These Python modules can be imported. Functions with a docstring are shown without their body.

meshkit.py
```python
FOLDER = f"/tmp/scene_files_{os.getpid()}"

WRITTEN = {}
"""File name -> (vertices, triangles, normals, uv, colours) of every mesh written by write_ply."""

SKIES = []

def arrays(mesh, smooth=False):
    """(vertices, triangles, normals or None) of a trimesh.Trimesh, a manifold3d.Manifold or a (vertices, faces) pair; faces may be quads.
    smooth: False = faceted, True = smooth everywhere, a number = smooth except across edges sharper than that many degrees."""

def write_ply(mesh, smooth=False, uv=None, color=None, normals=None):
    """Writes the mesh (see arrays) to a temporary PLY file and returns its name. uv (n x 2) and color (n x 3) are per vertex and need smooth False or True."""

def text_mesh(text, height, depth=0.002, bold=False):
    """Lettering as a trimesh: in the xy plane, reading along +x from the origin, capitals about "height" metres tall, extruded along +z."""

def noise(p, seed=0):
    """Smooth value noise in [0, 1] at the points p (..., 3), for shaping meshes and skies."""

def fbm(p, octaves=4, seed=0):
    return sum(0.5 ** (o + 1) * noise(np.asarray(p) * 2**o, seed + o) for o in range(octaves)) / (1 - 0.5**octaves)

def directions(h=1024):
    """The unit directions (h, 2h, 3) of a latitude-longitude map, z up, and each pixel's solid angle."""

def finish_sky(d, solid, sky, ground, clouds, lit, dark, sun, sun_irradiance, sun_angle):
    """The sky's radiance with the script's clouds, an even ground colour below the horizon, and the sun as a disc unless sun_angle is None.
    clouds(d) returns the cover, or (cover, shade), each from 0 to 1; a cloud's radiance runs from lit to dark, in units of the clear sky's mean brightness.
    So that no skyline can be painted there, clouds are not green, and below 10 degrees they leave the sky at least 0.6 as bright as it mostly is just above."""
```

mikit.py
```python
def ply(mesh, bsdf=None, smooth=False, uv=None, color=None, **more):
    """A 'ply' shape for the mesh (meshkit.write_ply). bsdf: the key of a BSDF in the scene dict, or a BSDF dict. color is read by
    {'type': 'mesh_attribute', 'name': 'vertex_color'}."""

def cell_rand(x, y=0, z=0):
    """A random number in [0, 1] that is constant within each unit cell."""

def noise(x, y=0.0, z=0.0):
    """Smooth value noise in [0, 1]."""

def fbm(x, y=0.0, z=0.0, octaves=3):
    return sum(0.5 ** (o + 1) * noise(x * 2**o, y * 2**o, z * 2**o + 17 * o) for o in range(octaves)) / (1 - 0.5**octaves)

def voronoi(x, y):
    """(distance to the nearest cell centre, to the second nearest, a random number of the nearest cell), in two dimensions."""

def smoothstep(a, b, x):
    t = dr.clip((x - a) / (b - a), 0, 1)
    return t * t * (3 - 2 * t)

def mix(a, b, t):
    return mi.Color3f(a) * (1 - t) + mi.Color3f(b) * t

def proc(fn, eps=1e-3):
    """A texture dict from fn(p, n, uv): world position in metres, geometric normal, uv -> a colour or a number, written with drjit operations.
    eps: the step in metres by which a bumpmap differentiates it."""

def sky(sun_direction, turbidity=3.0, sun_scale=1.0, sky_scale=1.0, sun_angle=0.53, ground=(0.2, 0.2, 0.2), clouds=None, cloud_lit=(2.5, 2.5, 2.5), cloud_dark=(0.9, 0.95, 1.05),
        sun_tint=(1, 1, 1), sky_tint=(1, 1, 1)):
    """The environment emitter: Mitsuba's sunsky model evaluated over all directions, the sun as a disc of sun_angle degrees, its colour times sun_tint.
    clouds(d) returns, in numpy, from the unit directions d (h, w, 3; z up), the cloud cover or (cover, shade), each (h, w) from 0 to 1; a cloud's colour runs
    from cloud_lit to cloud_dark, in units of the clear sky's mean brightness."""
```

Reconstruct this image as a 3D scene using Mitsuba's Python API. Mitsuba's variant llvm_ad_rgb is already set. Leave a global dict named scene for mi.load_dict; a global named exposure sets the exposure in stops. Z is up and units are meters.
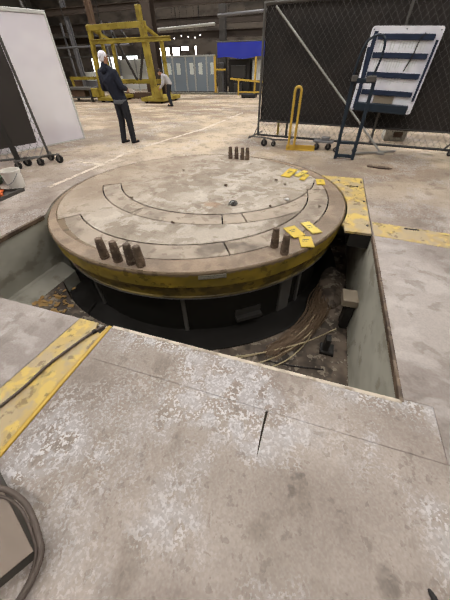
import math, random
import numpy as np, trimesh, mitsuba as mi, drjit as dr
import manifold3d as m3
from shapely.geometry import Polygon, Point, LineString, box as shbox
from shapely.ops import unary_union
from shapely import affinity
import mikit, meshkit
from mikit import ply, proc, noise, fbm, voronoi, cell_rand, smoothstep, mix

# World: origin at the centre of the turntable, x along the near pit edge, y away from the camera, floor at z = 0, metres.
random.seed(7); rng = np.random.default_rng(7)
T = mi.ScalarTransform4f
scene, labels = {}, {}

# ------------------------------------------------------------------ camera, light, exposure
CAM = np.array([1.792, -4.068, 1.6])
FWD = np.array([-0.24090092, 0.69962708, -0.67267279])
UP = np.array([-0.19615244, 0.64368536, 0.7397252])
scene['camera'] = {'type': 'perspective', 'fov_axis': 'x', 'fov': 2 * math.degrees(math.atan(225 / 264)), 'near_clip': 0.02, 'far_clip': 200.0,
                   'to_world': T().look_at(origin=CAM.tolist(), target=(CAM + FWD).tolist(), up=UP.tolist())}
exposure = 0.36
LAMP = 26.0                      # radiance of the ceiling lamps
LAMP_RGB = (1.0, 0.97, 0.925)
CEIL = 7.5
LAMP_SPOTS = [(x, y) for x in (-13.5, -8.5, -3.5, 1.5, 6.5) for y in (-5.5, 0.0, 5.5, 11.0, 16.5)]

# ------------------------------------------------------------------ helpers
def sbox(x0, x1, y0, y1): return shbox(x0, y0, x1, y1)

def rgb(h, k=1.0):
    c = [int(h[i:i + 2], 16) / 255 for i in (1, 3, 5)]
    return [k * (v / 12.92 if v < 0.04045 else ((v + 0.055) / 1.055) ** 2.4) for v in c]

def mat(name, base, rough=0.6, metal=0.0, spec=0.4, bump=None, bscale=0.002, two=True, **more):
    b = {'type': 'rgb', 'value': rgb(base)} if isinstance(base, str) else base
    m = {'type': 'principled', 'base_color': b, 'roughness': rough, 'metallic': metal, 'specular': spec, **more}
    if bump is not None: m = {'type': 'bumpmap', 'arbitrary': bump, 'scale': bscale, 'nested': m}
    scene[name] = {'type': 'twosided', 'nested': m} if two else m
    return name

def key_of(name, parent=None):
    k = (parent + '__' if parent else '') + name
    if k not in taken: taken.add(k); return k
    n = 1
    while f'{k}_{n:03d}' in taken: n += 1
    k = f'{k}_{n:03d}'; taken.add(k); return k
taken = set()

def obj(name, mesh, m, parent=None, smooth=False, **more):
    k = key_of(name, parent)
    scene[k] = ply(mesh, m, smooth=smooth, **more)
    return k

def thing(name, label, cat, group=None):
    k = key_of(name); labels[k] = {'label': label, 'category': cat}
    if group: labels[k]['group'] = group
    return k

def tag(k, label, cat=None, group=None, kind=None):
    labels[k] = {'label': label}
    if cat: labels[k]['category'] = cat
    if group: labels[k]['group'] = group
    if kind: labels[k]['kind'] = kind
    return k

def struct(k, label=None):
    labels[k] = {'kind': 'structure'}
    if label: labels[k]['label'] = label
    return k

def cat(*ms):
    ms = [m for g in ms for m in (g if isinstance(g, (list, tuple)) else [g])]
    return trimesh.util.concatenate(ms)

def box(x0, x1, y0, y1, z0, z1, ch=0.0):
    x0, x1, y0, y1, z0, z1 = min(x0, x1), max(x0, x1), min(y0, y1), max(y0, y1), min(z0, z1), max(z0, z1)
    if ch <= 0:
        b = trimesh.creation.box((x1 - x0, y1 - y0, z1 - z0)); b.apply_translation(((x0 + x1) / 2, (y0 + y1) / 2, (z0 + z1) / 2)); return b
    ch = min(ch, 0.45 * min(x1 - x0, y1 - y0, z1 - z0)); pts = []
    for sx, X in ((1, x0), (-1, x1)):
        for sy, Y in ((1, y0), (-1, y1)):
            for sz, Z in ((1, z0), (-1, z1)):
                pts += [(X + sx * ch, Y + sy * ch, Z), (X + sx * ch, Y, Z + sz * ch), (X, Y + sy * ch, Z + sz * ch)]
    return trimesh.convex.convex_hull(np.array(pts))

def frame_of(d):
    d = np.asarray(d, float); d /= np.linalg.norm(d)
    a = np.cross(d, [0, 0, 1.0]) if abs(d[2]) < 0.95 else np.cross(d, [1.0, 0, 0])
    a /= np.linalg.norm(a); return d, a, np.cross(a, d)

def bar(p, q, w, h, roll=0.0, ch=0.0):
    """Rectangular bar from p to q; w = sideways width, h = height across."""
    p, q = np.asarray(p, float), np.asarray(q, float)
    d, a, b = frame_of(q - p); L = np.linalg.norm(q - p)
    c, s = math.cos(roll), math.sin(roll); a, b = a * c + b * s, b * c - a * s
    m = box(-w / 2, w / 2, -h / 2, h / 2, 0, L, ch)
    M = np.eye(4); M[:3, 0], M[:3, 1], M[:3, 2], M[:3, 3] = a, b, d, p
    if np.linalg.det(M[:3, :3]) < 0: M[:3, 1] *= -1
    m.apply_transform(M); return m

def tube(pts, r, sides=10, caps=True, closed=False):
    P = np.asarray(pts, float); n = len(P); R = np.broadcast_to(r, (n,))
    t = np.gradient(P, axis=0)
    if closed: t = np.roll(P, -1, 0) - np.roll(P, 1, 0)
    t /= np.linalg.norm(t, axis=1, keepdims=True) + 1e-12
    _, a, _ = frame_of(t[0]); A = []
    for k in range(n):
        a = a - t[k] * (a @ t[k]); a /= np.linalg.norm(a) + 1e-12; A.append(a)
    A = np.array(A); B = np.cross(t, A); ang = np.arange(sides) * 2 * np.pi / sides
    V = (P[:, None] + R[:, None, None] * (np.cos(ang)[None, :, None] * A[:, None] + np.sin(ang)[None, :, None] * B[:, None])).reshape(-1, 3)
    F = []
    for k in range(n if closed else n - 1):
        k2 = (k + 1) % n
        for j in range(sides):
            j2 = (j + 1) % sides
            a0, b0, c0, d0 = k * sides + j, k * sides + j2, k2 * sides + j2, k2 * sides + j
            F += [(a0, b0, c0), (a0, c0, d0)]
    if caps and not closed:
        i0 = len(V); V = np.vstack([V, P[0], P[-1]])
        for j in range(sides):
            j2 = (j + 1) % sides
            F += [(i0, j2, j), (i0 + 1, (n - 1) * sides + j, (n - 1) * sides + j2)]
    return trimesh.Trimesh(V, np.array(F), process=False)

def spline(pts, n=8):
    P = np.asarray(pts, float); Q = np.vstack([2 * P[0] - P[1], P, 2 * P[-1] - P[-2]]); out = []
    for k in range(1, len(Q) - 2):
        for t in np.arange(n) / n:
            a, b, c, d = Q[k - 1:k + 3]
            out.append(0.5 * (2 * b + (c - a) * t + (2 * a - 5 * b + 4 * c - d) * t * t + (3 * b - a - 3 * c + d) * t ** 3))
    return np.array(out + [P[-1]])

def lathe(prof, n=48, at=(0, 0, 0)):
    m = trimesh.creation.revolve(np.asarray(prof, float), sections=n); m.apply_translation(at); return m

def prism(poly, z0, z1):
    """Polygon(s) in plan, from z0 to z1."""
    out = []
    for g in getattr(poly, 'geoms', [poly]):
        if g.is_empty or g.area < 1e-6 or g.geom_type != 'Polygon': continue
        m = trimesh.creation.extrude_polygon(g, z1 - z0, engine='earcut'); m.apply_translation((0, 0, z0)); out.append(m)
    return cat(out)

def move(m, xyz=(0, 0, 0), rz=0.0, rx=0.0, ry=0.0, s=1.0):
    m = m.copy()
    M = trimesh.transformations.euler_matrix(rx, ry, rz, 'sxyz'); M[:3, :3] *= s; M[:3, 3] = xyz
    m.apply_transform(M); return m

def sector(c, r0, r1, a0, a1, n=60):
    A = np.radians(np.linspace(a0, a1, n)); C = np.array(c)
    u = np.c_[np.cos(A), np.sin(A)]
    return Polygon(np.vstack([C + r0 * u, (C + r1 * u)[::-1]]))

def annulus(r0, r1, n=128): return Point(0, 0).buffer(r1, n).difference(Point(0, 0).buffer(r0, n))

# ------------------------------------------------------------------ materials
def C3(h): return mi.Color3f(*rgb(h))

HOLE_NEAR = -2.98
def warp(x, y, f, a):
    return x + a * (fbm(x * f, y * f, 3.3, 2) - 0.5), y + a * (fbm(x * f, y * f, 8.7, 2) - 0.5)

def floor_fn(p, n, uv):
    x, y = p.x, p.y
    wx, wy = warp(x, y, 5.0, 0.16)
    mid = fbm(wx * 1.9, wy * 1.9, 5.0, 5)
    c = mix(C3('#8b7e75'), C3('#a79b92'), smoothstep(0.32, 0.68, mid))
    warm = smoothstep(-1.5, 3.5, y)
    c = mix(c, mix(C3('#937f69'), C3('#c4b196'), smoothstep(0.34, 0.66, fbm(wx * 0.9, wy * 1.4, 3.0, 5))), warm * 0.85)
    c = mix(c, C3('#7b6f64'), 0.5 * smoothstep(0.54, 0.74, fbm(wx * 0.6 + 3.1, wy * 0.6, 2.0, 4)))
    c = mix(c, C3('#75685c'), 0.45 * smoothstep(0.56, 0.76, fbm(wx * 6, wy * 6, 9.0, 5)))
    # lime bloom and old paint flecks, mostly on the slab in front of the pit
    gx, gy = warp(x, y, 40.0, 0.02)
    fl = smoothstep(0.50, 0.68, fbm(gx * 85, gy * 85, 7.0, 3))
    zone = smoothstep(0.42, 0.62, fbm(wx * 2.1 + 11, wy * 2.1, 3.0, 4)) * smoothstep(0.35, 0.60, x) * smoothstep(-2.6, -2.9, y)
    zone = dr.maximum(zone, 0.30 * smoothstep(0.5, 0.66, fbm(wx * 2.1, wy * 2.1, 21.0, 4)))
    c = mix(c, C3('#d2cecd'), 0.8 * fl * (0.05 + 0.95 * zone))
    c = mix(c, C3('#b7b4b6'), 0.55 * zone * smoothstep(0.40, 0.62, fbm(gx * 11, gy * 11, 31.0, 4)))
    pit = smoothstep(0.66, 0.76, fbm(gx * 30, gy * 30, 12.0, 4))
    c = mix(c, C3('#6a5f55'), 0.35 * pit)
    # round oil stains
    for sx, sy, sr in ((2.39, -3.86, 0.07), (1.98, -3.66, 0.03), (2.0, -3.58, 0.03), (0.10, -3.86, 0.05)):
        d = dr.sqrt(dr.square(x - sx) + dr.square(y - sy)) + 0.06 * (fbm(x * 30, y * 30) - 0.5)
        c = mix(c, C3('#5a5047'), 0.55 * smoothstep(sr, sr * 0.3, d))
    return c * (0.9 + 0.2 * noise(x * 120, y * 120))

def floor_bump(p, n, uv):
    x, y = p.x, p.y
    return 0.6 * fbm(x * 28, y * 28, 2.0, 3) + 0.4 * noise(x * 90, y * 90)

def smooth_floor_fn(p, n, uv):
    x, y = p.x, p.y
    wx, wy = warp(x, y, 5.0, 0.2)
    c = mix(C3('#8c817b'), C3('#a79d97'), smoothstep(0.32, 0.68, fbm(wx * 1.8, wy * 1.8, 2.0, 5)))
    c = mix(c, C3('#bbb3ae'), 0.4 * smoothstep(0.52, 0.72, fbm(wx * 4, wy * 7, 5.0, 5)))
    c = mix(c, C3('#74695f'), 0.45 * smoothstep(0.58, 0.74, fbm(wx * 9, wy * 9, 8.0, 5)))
    return c * (0.92 + 0.16 * noise(x * 100, y * 100))

def yellow_paint_fn(p, n, uv):
    x, y = p.x, p.y
    x, y = warp(x, y, 9.0, 0.08)
    c = mix(C3('#bda468'), C3('#ae9566'), smoothstep(0.4, 0.65, fbm(x * 4, y * 4, 2.0, 4)))
    c = mix(c, C3('#cfb35c'), 0.75 * smoothstep(0.52, 0.60, fbm(x * 14, y * 14, 15.0, 5)))
    c = mix(c, C3('#ab9a80'), 0.8 * smoothstep(0.45, 0.60, fbm(x * 7, y * 7, 4.0, 5)))
    return mix(c, C3('#6a5b43'), 0.6 * smoothstep(0.62, 0.74, fbm(x * 18, y * 18, 9.0, 5)))

def table_fn(p, n, uv):
    x, y = p.x, p.y
    r = dr.sqrt(x * x + y * y)
    wx, wy = warp(x, y, 4.0, 0.25)
    m = fbm(wx * 2.0, wy * 2.0, 4.0, 5)
    c = mix(C3('#96897a'), C3('#b8ad9f'), smoothstep(0.33, 0.64, m))
    c = mix(c, C3('#cbc2b6'), 0.5 * smoothstep(0.53, 0.66, fbm(wx * 6, wy * 6, 8.0, 5)))
    tan = smoothstep(0.1, -1.9, x + 0.6 * (m - 0.5) - 0.25 * y)
    c = mix(c, mix(C3('#8d7a68'), C3('#a99680'), m), 0.75 * tan)
    ring = smoothstep(2.11, 2.15, dr.sqrt(dr.square(x + 0.11) + dr.square(y - 0.09)))
    c = mix(c, mix(C3('#7f6c5a'), C3('#9b8570'), smoothstep(0.3, 0.7, fbm(wx * 3, wy * 3, 13.0, 5))), 0.85 * ring)
    # mud, rust, oil
    e = fbm(wx * 8, wy * 8, 3.0, 5) - 0.45
    d = dr.sqrt(dr.square((x - 0.95) / 0.42) + dr.square((y + 1.55 - 0.3 * (x - 0.95)) / 0.13))
    c = mix(c, C3('#5a4e42'), 0.7 * smoothstep(1.25, 0.4, d + 1.6 * e))
    d = dr.sqrt(dr.square((x - 1.5) / 0.3) + dr.square((y + 0.55) / 0.6))
    c = mix(c, C3('#6f6357'), 0.55 * smoothstep(1.3, 0.3, d + 1.6 * e))
    d = dr.sqrt(dr.square((x - 0.38) / 0.14) + dr.square((y + 0.44) / 0.13))
    c = mix(c, C3('#96714e'), 0.6 * smoothstep(1.2, 0.6, d + 1.2 * e))
    d = dr.abs(y - 0.62 + 0.12 * x) + 0.08 * e
    c = mix(c, C3('#8d7a62'), 0.35 * smoothstep(0.08, 0.0, d))
    c = mix(c, C3('#7b6c5c'), 0.45 * smoothstep(0.57, 0.72, fbm(wx * 9, wy * 9, 17.0, 5)))
    return c * (0.85 + 0.16 * noise(x * 80, y * 80))

def arc_fn(p, n, uv):
    x, y = p.x, p.y
    wx, wy = warp(x, y, 6.0, 0.15)
    c = mix(C3('#8d8072'), C3('#a89a8a'), smoothstep(0.33, 0.66, fbm(wx * 4, wy * 4, 6.0, 5)))
    e = fbm(wx * 8, wy * 8, 3.0, 5) - 0.45
    d = dr.sqrt(dr.square((x - 0.95) / 0.42) + dr.square((y + 1.55 - 0.3 * (x - 0.95)) / 0.13))
    c = mix(c, C3('#5a4e42'), 0.7 * smoothstep(1.25, 0.4, d + 1.6 * e))
    return mix(c, C3('#746657'), 0.5 * smoothstep(0.55, 0.7, fbm(wx * 11, wy * 11, 2.0, 4)))

def rim_fn(p, n, uv):
    a = dr.atan2(p.y, p.x)
    m = fbm(a * 9, p.z * 6, 3.0, 4)
    c = mix(C3('#7d6a26'), C3('#9c822d'), smoothstep(0.3, 0.7, m))
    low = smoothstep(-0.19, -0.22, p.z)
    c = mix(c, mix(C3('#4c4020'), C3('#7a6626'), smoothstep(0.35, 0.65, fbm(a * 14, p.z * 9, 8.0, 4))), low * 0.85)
    c = mix(c, C3('#7c6a54'), smoothstep(-0.045, -0.02, p.z + 0.04 * (fbm(a * 60, 1.0, 2.0, 3) - 0.5)))
    return mix(c, C3('#3b2f1c'), 0.5 * smoothstep(0.58, 0.72, fbm(a * 26, p.z * 14, 5.0, 4)))

def concrete_fn(p, n, uv):
    x, y, z = p.x, p.y, p.z
    m = fbm(x * 1.6, y * 1.6, z * 1.8, 5)
    c = mix(C3('#8f8d82'), C3('#adaa9e'), smoothstep(0.32, 0.68, m))
    c = mix(c, C3('#b9b6ab'), 0.4 * smoothstep(0.5, 0.7, fbm(x * 2.4 + 4, y * 2.4, z * 3.0, 4)))
    return mix(c, C3('#6b6253'), 0.45 * smoothstep(0.56, 0.74, fbm(x * 6, y * 6, z * 6.0 + 9, 5)))

def pit_floor_fn(p, n, uv):
    x, y = p.x, p.y
    c = mix(C3('#4b4139'), C3('#74675a'), smoothstep(0.3, 0.7, fbm(x * 4, y * 4, 2.0, 4)))
    c = mix(c, C3('#37302a'), 0.7 * smoothstep(0.55, 0.7, fbm(x * 8, y * 8, 5.0, 3)))
    return mix(c, C3('#a09585'), 0.5 * smoothstep(0.64, 0.72, fbm(x * 14, y * 14, 8.0, 3)))

def rust_fn(p, n, uv):
    m = fbm(p.x * 12, p.y * 12, p.z * 12, 4)
    return mix(mix(C3('#4f4238'), C3('#6f5d4d'), smoothstep(0.3, 0.7, m)), C3('#8c7a68'), 0.5 * smoothstep(0.6, 0.75, fbm(p.x * 30, p.y * 30, p.z * 30, 2)))

def worn_white_fn(p, n, uv):
    return mix(C3('#cbbfae'), C3('#a09282'), smoothstep(0.45, 0.75, fbm(p.x * 12, p.y * 12, 3.0, 5)))

def old_yellow_fn(p, n, uv):
    m = fbm(p.x * 2.5, p.y * 2.5, p.z * 2.5, 4)
    c = mix(C3('#84732a'), C3('#a18f3c'), smoothstep(0.3, 0.7, m))
    return mix(c, C3('#6a5a28'), 0.6 * smoothstep(0.6, 0.76, fbm(p.x * 7, p.y * 7, p.z * 7, 3)))

def tarp_fn(p, n, uv):
    m = fbm(p.x * 1.3, p.y * 1.3, p.z * 1.6, 4)
    return mix(C3('#1a1716'), C3('#2b2522'), smoothstep(0.3, 0.7, m))

def panel_white_fn(p, n, uv):
    m = fbm(p.x * 1.2, p.y * 0.8, p.z * 1.2, 3)
    return mix(C3('#e6e1e9'), C3('#f2eff4'), smoothstep(0.3, 0.7, m))

def back_wall_fn(p, n, uv):
    m = fbm(p.x * 0.8, p.y, p.z * 1.3, 4)
    return mix(C3('#4a443f'), C3('#71685f'), smoothstep(0.35, 0.65, m))

def board_fn(p, n, uv):
    # smudged off-white sheet
    return mix(C3('#ededf5'), C3('#dadae4'), smoothstep(0.4, 0.7, fbm(p.x * 3, p.y * 3, p.z * 2.0, 3)))

mat('m_floor', proc(floor_fn), 0.5, spec=0.45, bump=proc(floor_bump, 2e-3), bscale=0.0022)
mat('m_smooth_floor', proc(smooth_floor_fn), 0.42, spec=0.5)
mat('m_yellow_paint', proc(yellow_paint_fn), 0.5)
mat('m_table', proc(table_fn), 0.55, spec=0.4)
mat('m_rim', proc(rim_fn), 0.42)
mat('m_concrete', proc(concrete_fn), 0.65)
mat('m_pit_floor', proc(pit_floor_fn), 0.75)
mat('m_rust', proc(rust_fn), 0.6, spec=0.45)
mat('m_worn_white', proc(worn_white_fn), 0.6)
mat('m_old_yellow', proc(old_yellow_fn), 0.45)
mat('m_tarp', proc(tarp_fn), 0.7)
mat('m_panel_white', proc(panel_white_fn), 0.35)
mat('m_back_wall', proc(back_wall_fn), 0.8)
mat('m_board', proc(board_fn), 0.4)
mat('m_joint', '#3d352d', 0.9)
mat('m_tarp_grey', '#3d3835', 0.75)
mat('m_gap', '#1c1814', 0.9)
mat('m_arc', proc(arc_fn), 0.5)
mat('m_cloth_rust', '#3c3029', 0.9)
mat('m_black_steel', '#23211f', 0.5)
mat('m_drum', '#15130f', 0.6)
mat('m_pit_shade', '#171411', 0.6)  # near-black: shade under the turntable put into the colour
mat('m_grey_steel', '#77777a', 0.4, metal=0.3)
mat('m_dull_steel', '#5b5956', 0.5, metal=0.2)
mat('m_dark_steel', '#3a3836', 0.5, metal=0.2)
mat('m_galv', '#a3a19c', 0.4, metal=0.5)
mat('m_card', '#cdb148', 0.5)
mat('m_card_pale', '#d6c162', 0.5)
mat('m_yellow', '#c2a044', 0.4)
mat('m_navy_steel', '#202c38', 0.4)
mat('m_navy_bar', '#1f2c44', 0.5)
mat('m_rubber', '#252322', 0.75)
mat('m_hose', '#5a4f48', 0.6)
mat('m_hose_dark', '#2c2726', 0.5)
mat('m_wire', '#b0a183', 0.6)
mat('m_wire_brown', '#6b5744', 0.7)
mat('m_wood', '#8c8070', 0.7)
mat('m_bucket', '#dedbd4', 0.35)
mat('m_orange', '#c25c2c', 0.7)
mat('m_tray', '#4d4a46', 0.5)
mat('m_box_top', '#7e7064', 0.5)
mat('m_box_side', '#4a4741', 0.5)
mat('m_blue_tarp', '#2a36a8', 0.5)
mat('m_booth', '#7e8994', 0.5)
mat('m_booth_frame', '#a5a7a4', 0.5)
mat('m_pale', '#c9cbc6', 0.6)
mat('m_brown', '#5a4738', 0.7)
mat('m_green_cloth', '#3e4a3a', 0.8)
mat('m_column', '#4d4a48', 0.6)
mat('m_beam', '#443a33', 0.7)
mat('m_ceiling', '#6a6663', 0.9)
mat('m_wall', '#6b6660', 0.85)
mat('m_skin', '#a5775c', 0.55)
mat('m_navy_cloth', '#1a1e2c', 0.85)
mat('m_jeans', '#22242a', 0.85)
mat('m_cap', '#e4e2ea', 0.6)
mat('m_shoe', '#1c1a1a', 0.6)
mat('m_paper', '#eeeeee', 0.5)
mat('m_hair', '#2a211c', 0.7)
mat('m_shirt_grey', '#a9a7a8', 0.8)
mat('m_hem', '#5a5d62', 0.85)
mat('m_leaf', '#9a7a4c', 0.8)
mat('m_plate', '#8f8b7c', 0.4)
mat('m_glass_grey', '#d2d8d4', 0.15, spec=0.6)

def lamp_bsdf(): return {'type': 'diffuse', 'reflectance': {'type': 'rgb', 'value': [0.8, 0.8, 0.8]}}
def emit(c): return {'type': 'area', 'radiance': {'type': 'rgb', 'value': list(map(float, c))}}

# ------------------------------------------------------------------ floor, pit
circle_hole = Point(0, 0).buffer(2.305, 128)
hole = unary_union([circle_hole, sbox(-1.83, 2.57, HOLE_NEAR, 0.0), sbox(0.0, 2.57, HOLE_NEAR, 1.34)])
X0, X1, Y0, Y1 = -24.0, 14.0, -12.0, 22.5
allf = sbox(X0, X1, Y0, Y1)
fl = struct(obj('floor', prism(allf.difference(hole.buffer(0.02)), -0.05, -0.016), 'm_joint'))
def slab(poly, m='m_floor'):
    poly = poly.difference(hole).buffer(-0.0014, join_style=2)
    return obj('slab', prism(poly, -0.0155, 0.0), m, fl)
NE = HOLE_NEAR
LE = [(0.112, NE), (0.045, -3.70), (-0.04, -4.5), (-0.04, Y0)]
slab(Polygon(LE + [(X0, Y0), (X0, NE)]), 'm_smooth_floor')
slab(sbox(0.435, 2.745, -3.29, NE).union(sbox(2.57, 2.745, NE, NE + 0.02)))
crack = Polygon([(1.774, -3.29), (1.785, -3.29), (1.781, -3.42), (1.778, -3.55), (1.772, -3.42)])
slab(sbox(0.435, X1, Y0, -3.29).difference(crack))
right = sbox(2.57, X1, -3.29, 1.34).difference(sbox(2.57, 2.745, -3.29, NE + 0.02))
slab(sbox(2.745, X1, -3.29, -0.79).union(sbox(2.57, 2.745, NE + 0.02, -0.79)), 'm_smooth_floor')
slab(sbox(2.57, X1, -0.79, 4.6))
slab(sbox(X0, -1.83, NE, 4.6).union(sbox(-1.83, 2.57, -1.0, 4.6)))
slab(sbox(X0, -6.0, 4.6, 13.0)); slab(sbox(-6.0, 2.0, 4.6, 13.0)); slab(sbox(2.0, X1, 4.6, 13.0))
slab(sbox(X0, -6.0, 13.0, Y1)); slab(sbox(-6.0, X1, 13.0, Y1))
# the painted channel cover between the two near slabs
chan = Polygon([(x + .006, y) for x, y in LE] + [(0.398, Y0), (0.398, NE - .002)]).difference(Polygon([(0.30, NE), (0.40, NE), (0.388, -3.075), (0.33, -3.06), (0.30, -3.01)]))
tag(obj('channel_cover', prism(chan, -0.0155, 0.001), 'm_yellow_paint', fl), 'worn yellow painted channel cover running to the pit edge')
tag(obj('channel_lip', box(0.404, 0.43, Y0, NE, -0.0155, 0.004), 'm_yellow', fl), 'bright yellow steel lip beside the channel cover')
st = Polygon([(2.585, -0.405), (6.5, -0.80), (6.5, -1.22), (2.585, -0.775)])
tag(obj('painted_strip', prism(st, 0.0, 0.0022), 'm_yellow_paint', fl), 'worn yellow stripe painted on the floor right of the pit')
tag(obj('slot', box(2.952, 3.115, -0.512, -0.478, 0.001, 0.006), 'm_black_steel', fl), 'dark lifting slot in the yellow stripe')
for P in ([(-2.66, -0.5), (-2.62, 0.9), (-2.66, 2.1), (-2.42, 3.05)], [(-2.56, 0.90), (-3.25, 0.97)], [(-2.42, 3.05), (-1.9, 5.2), (-1.6, 8.6)]):
    obj('painted_line', prism(LineString(P).buffer(0.045, cap_style=2), 0.0, 0.0018), 'm_worn_white', fl)
# chipped steel angle edges of the pit
obj('edge_angle', cat(box(2.558, 2.582, NE, -0.80, -0.05, 0.004, .003)), 'm_rust', fl)
obj('edge_angle', box(0.44, 2.57, NE - 0.014, NE + 0.012, -0.05, 0.003, .003), 'm_worn_white', fl)
obj('edge_angle', box(-1.86, -1.815, NE, -1.46, -0.05, 0.004, .003), 'm_rust', fl)
# pit shell
wallring = hole.buffer(0.28, join_style=2).difference(hole)
tag(obj('pit_wall', prism(wallring, -1.12, -0.0165), 'm_concrete', fl), 'stained concrete wall around the pit')
tag(obj('pit_bottom', prism(hole.buffer(0.2), -1.2, -1.1), 'm_pit_floor', fl), 'dirty pit floor')
ledge = sbox(-1.85, -0.1, -3.0, -1.1).difference(Point(0, 0).buffer(2.42, 96))
obj('pit_ledge', prism(ledge, -1.1, -0.86), 'm_pit_floor', fl)
obj('pit_curb', trimesh.convex.convex_hull(np.array([(x, y, z) for y in (-3.0, -1.55) for x, z in ((-1.84, -1.1), (-1.84, -0.72), (-1.76, -0.72), (-1.60, -0.86), (-1.60, -1.1))])), 'm_concrete', fl)
tag(obj('pit_shade', prism(Point(0, 0).buffer(2.40, 96), -1.1, -1.085), 'm_pit_shade', fl), 'pit floor under the turntable with its shade painted black')  # thin dark disc painting in the shade the turntable casts on the pit floor

# steel plate over the right corner of the pit
cp = thing('cover_plate', 'worn yellow steel cover plate beside the turntable, over the pit corner', 'cover plate')
pl = sbox(0.9, 2.555, -0.76, 1.33).difference(Point(0, 0).buffer(2.29, 128))
pl = pl.difference(Polygon([(0, -3), (2.25, -0.77), (2.24, -0.6), (1.5, -0.2), (0, 0)])).intersection(sbox(1.6, 3, -1, 1.335))
pl = max(getattr(pl, 'geoms', [pl]), key=lambda g: g.area)
obj('plate', prism(pl, -0.022, 0.006), 'm_yellow_paint', cp)
obj('joist', cat(box(2.32, 2.565, -0.755, -0.71, -0.20, -0.022), box(2.50, 2.565, -0.755, 1.33, -0.20, -0.022)), 'm_black_steel', cp)
obj('slot', box(2.285, 2.465, 0.868, 0.905, 0.005, 0.009), 'm_black_steel', cp)
for bx_, by_ in ((2.52, -0.55), (2.52, 0.25), (2.52, 1.1), (2.16, 1.1)):
    obj('bolt', move(trimesh.creation.cylinder(0.016, 0.01, sections=6), (bx_, by_, 0.009)), 'm_dark_steel', cp)

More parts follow.
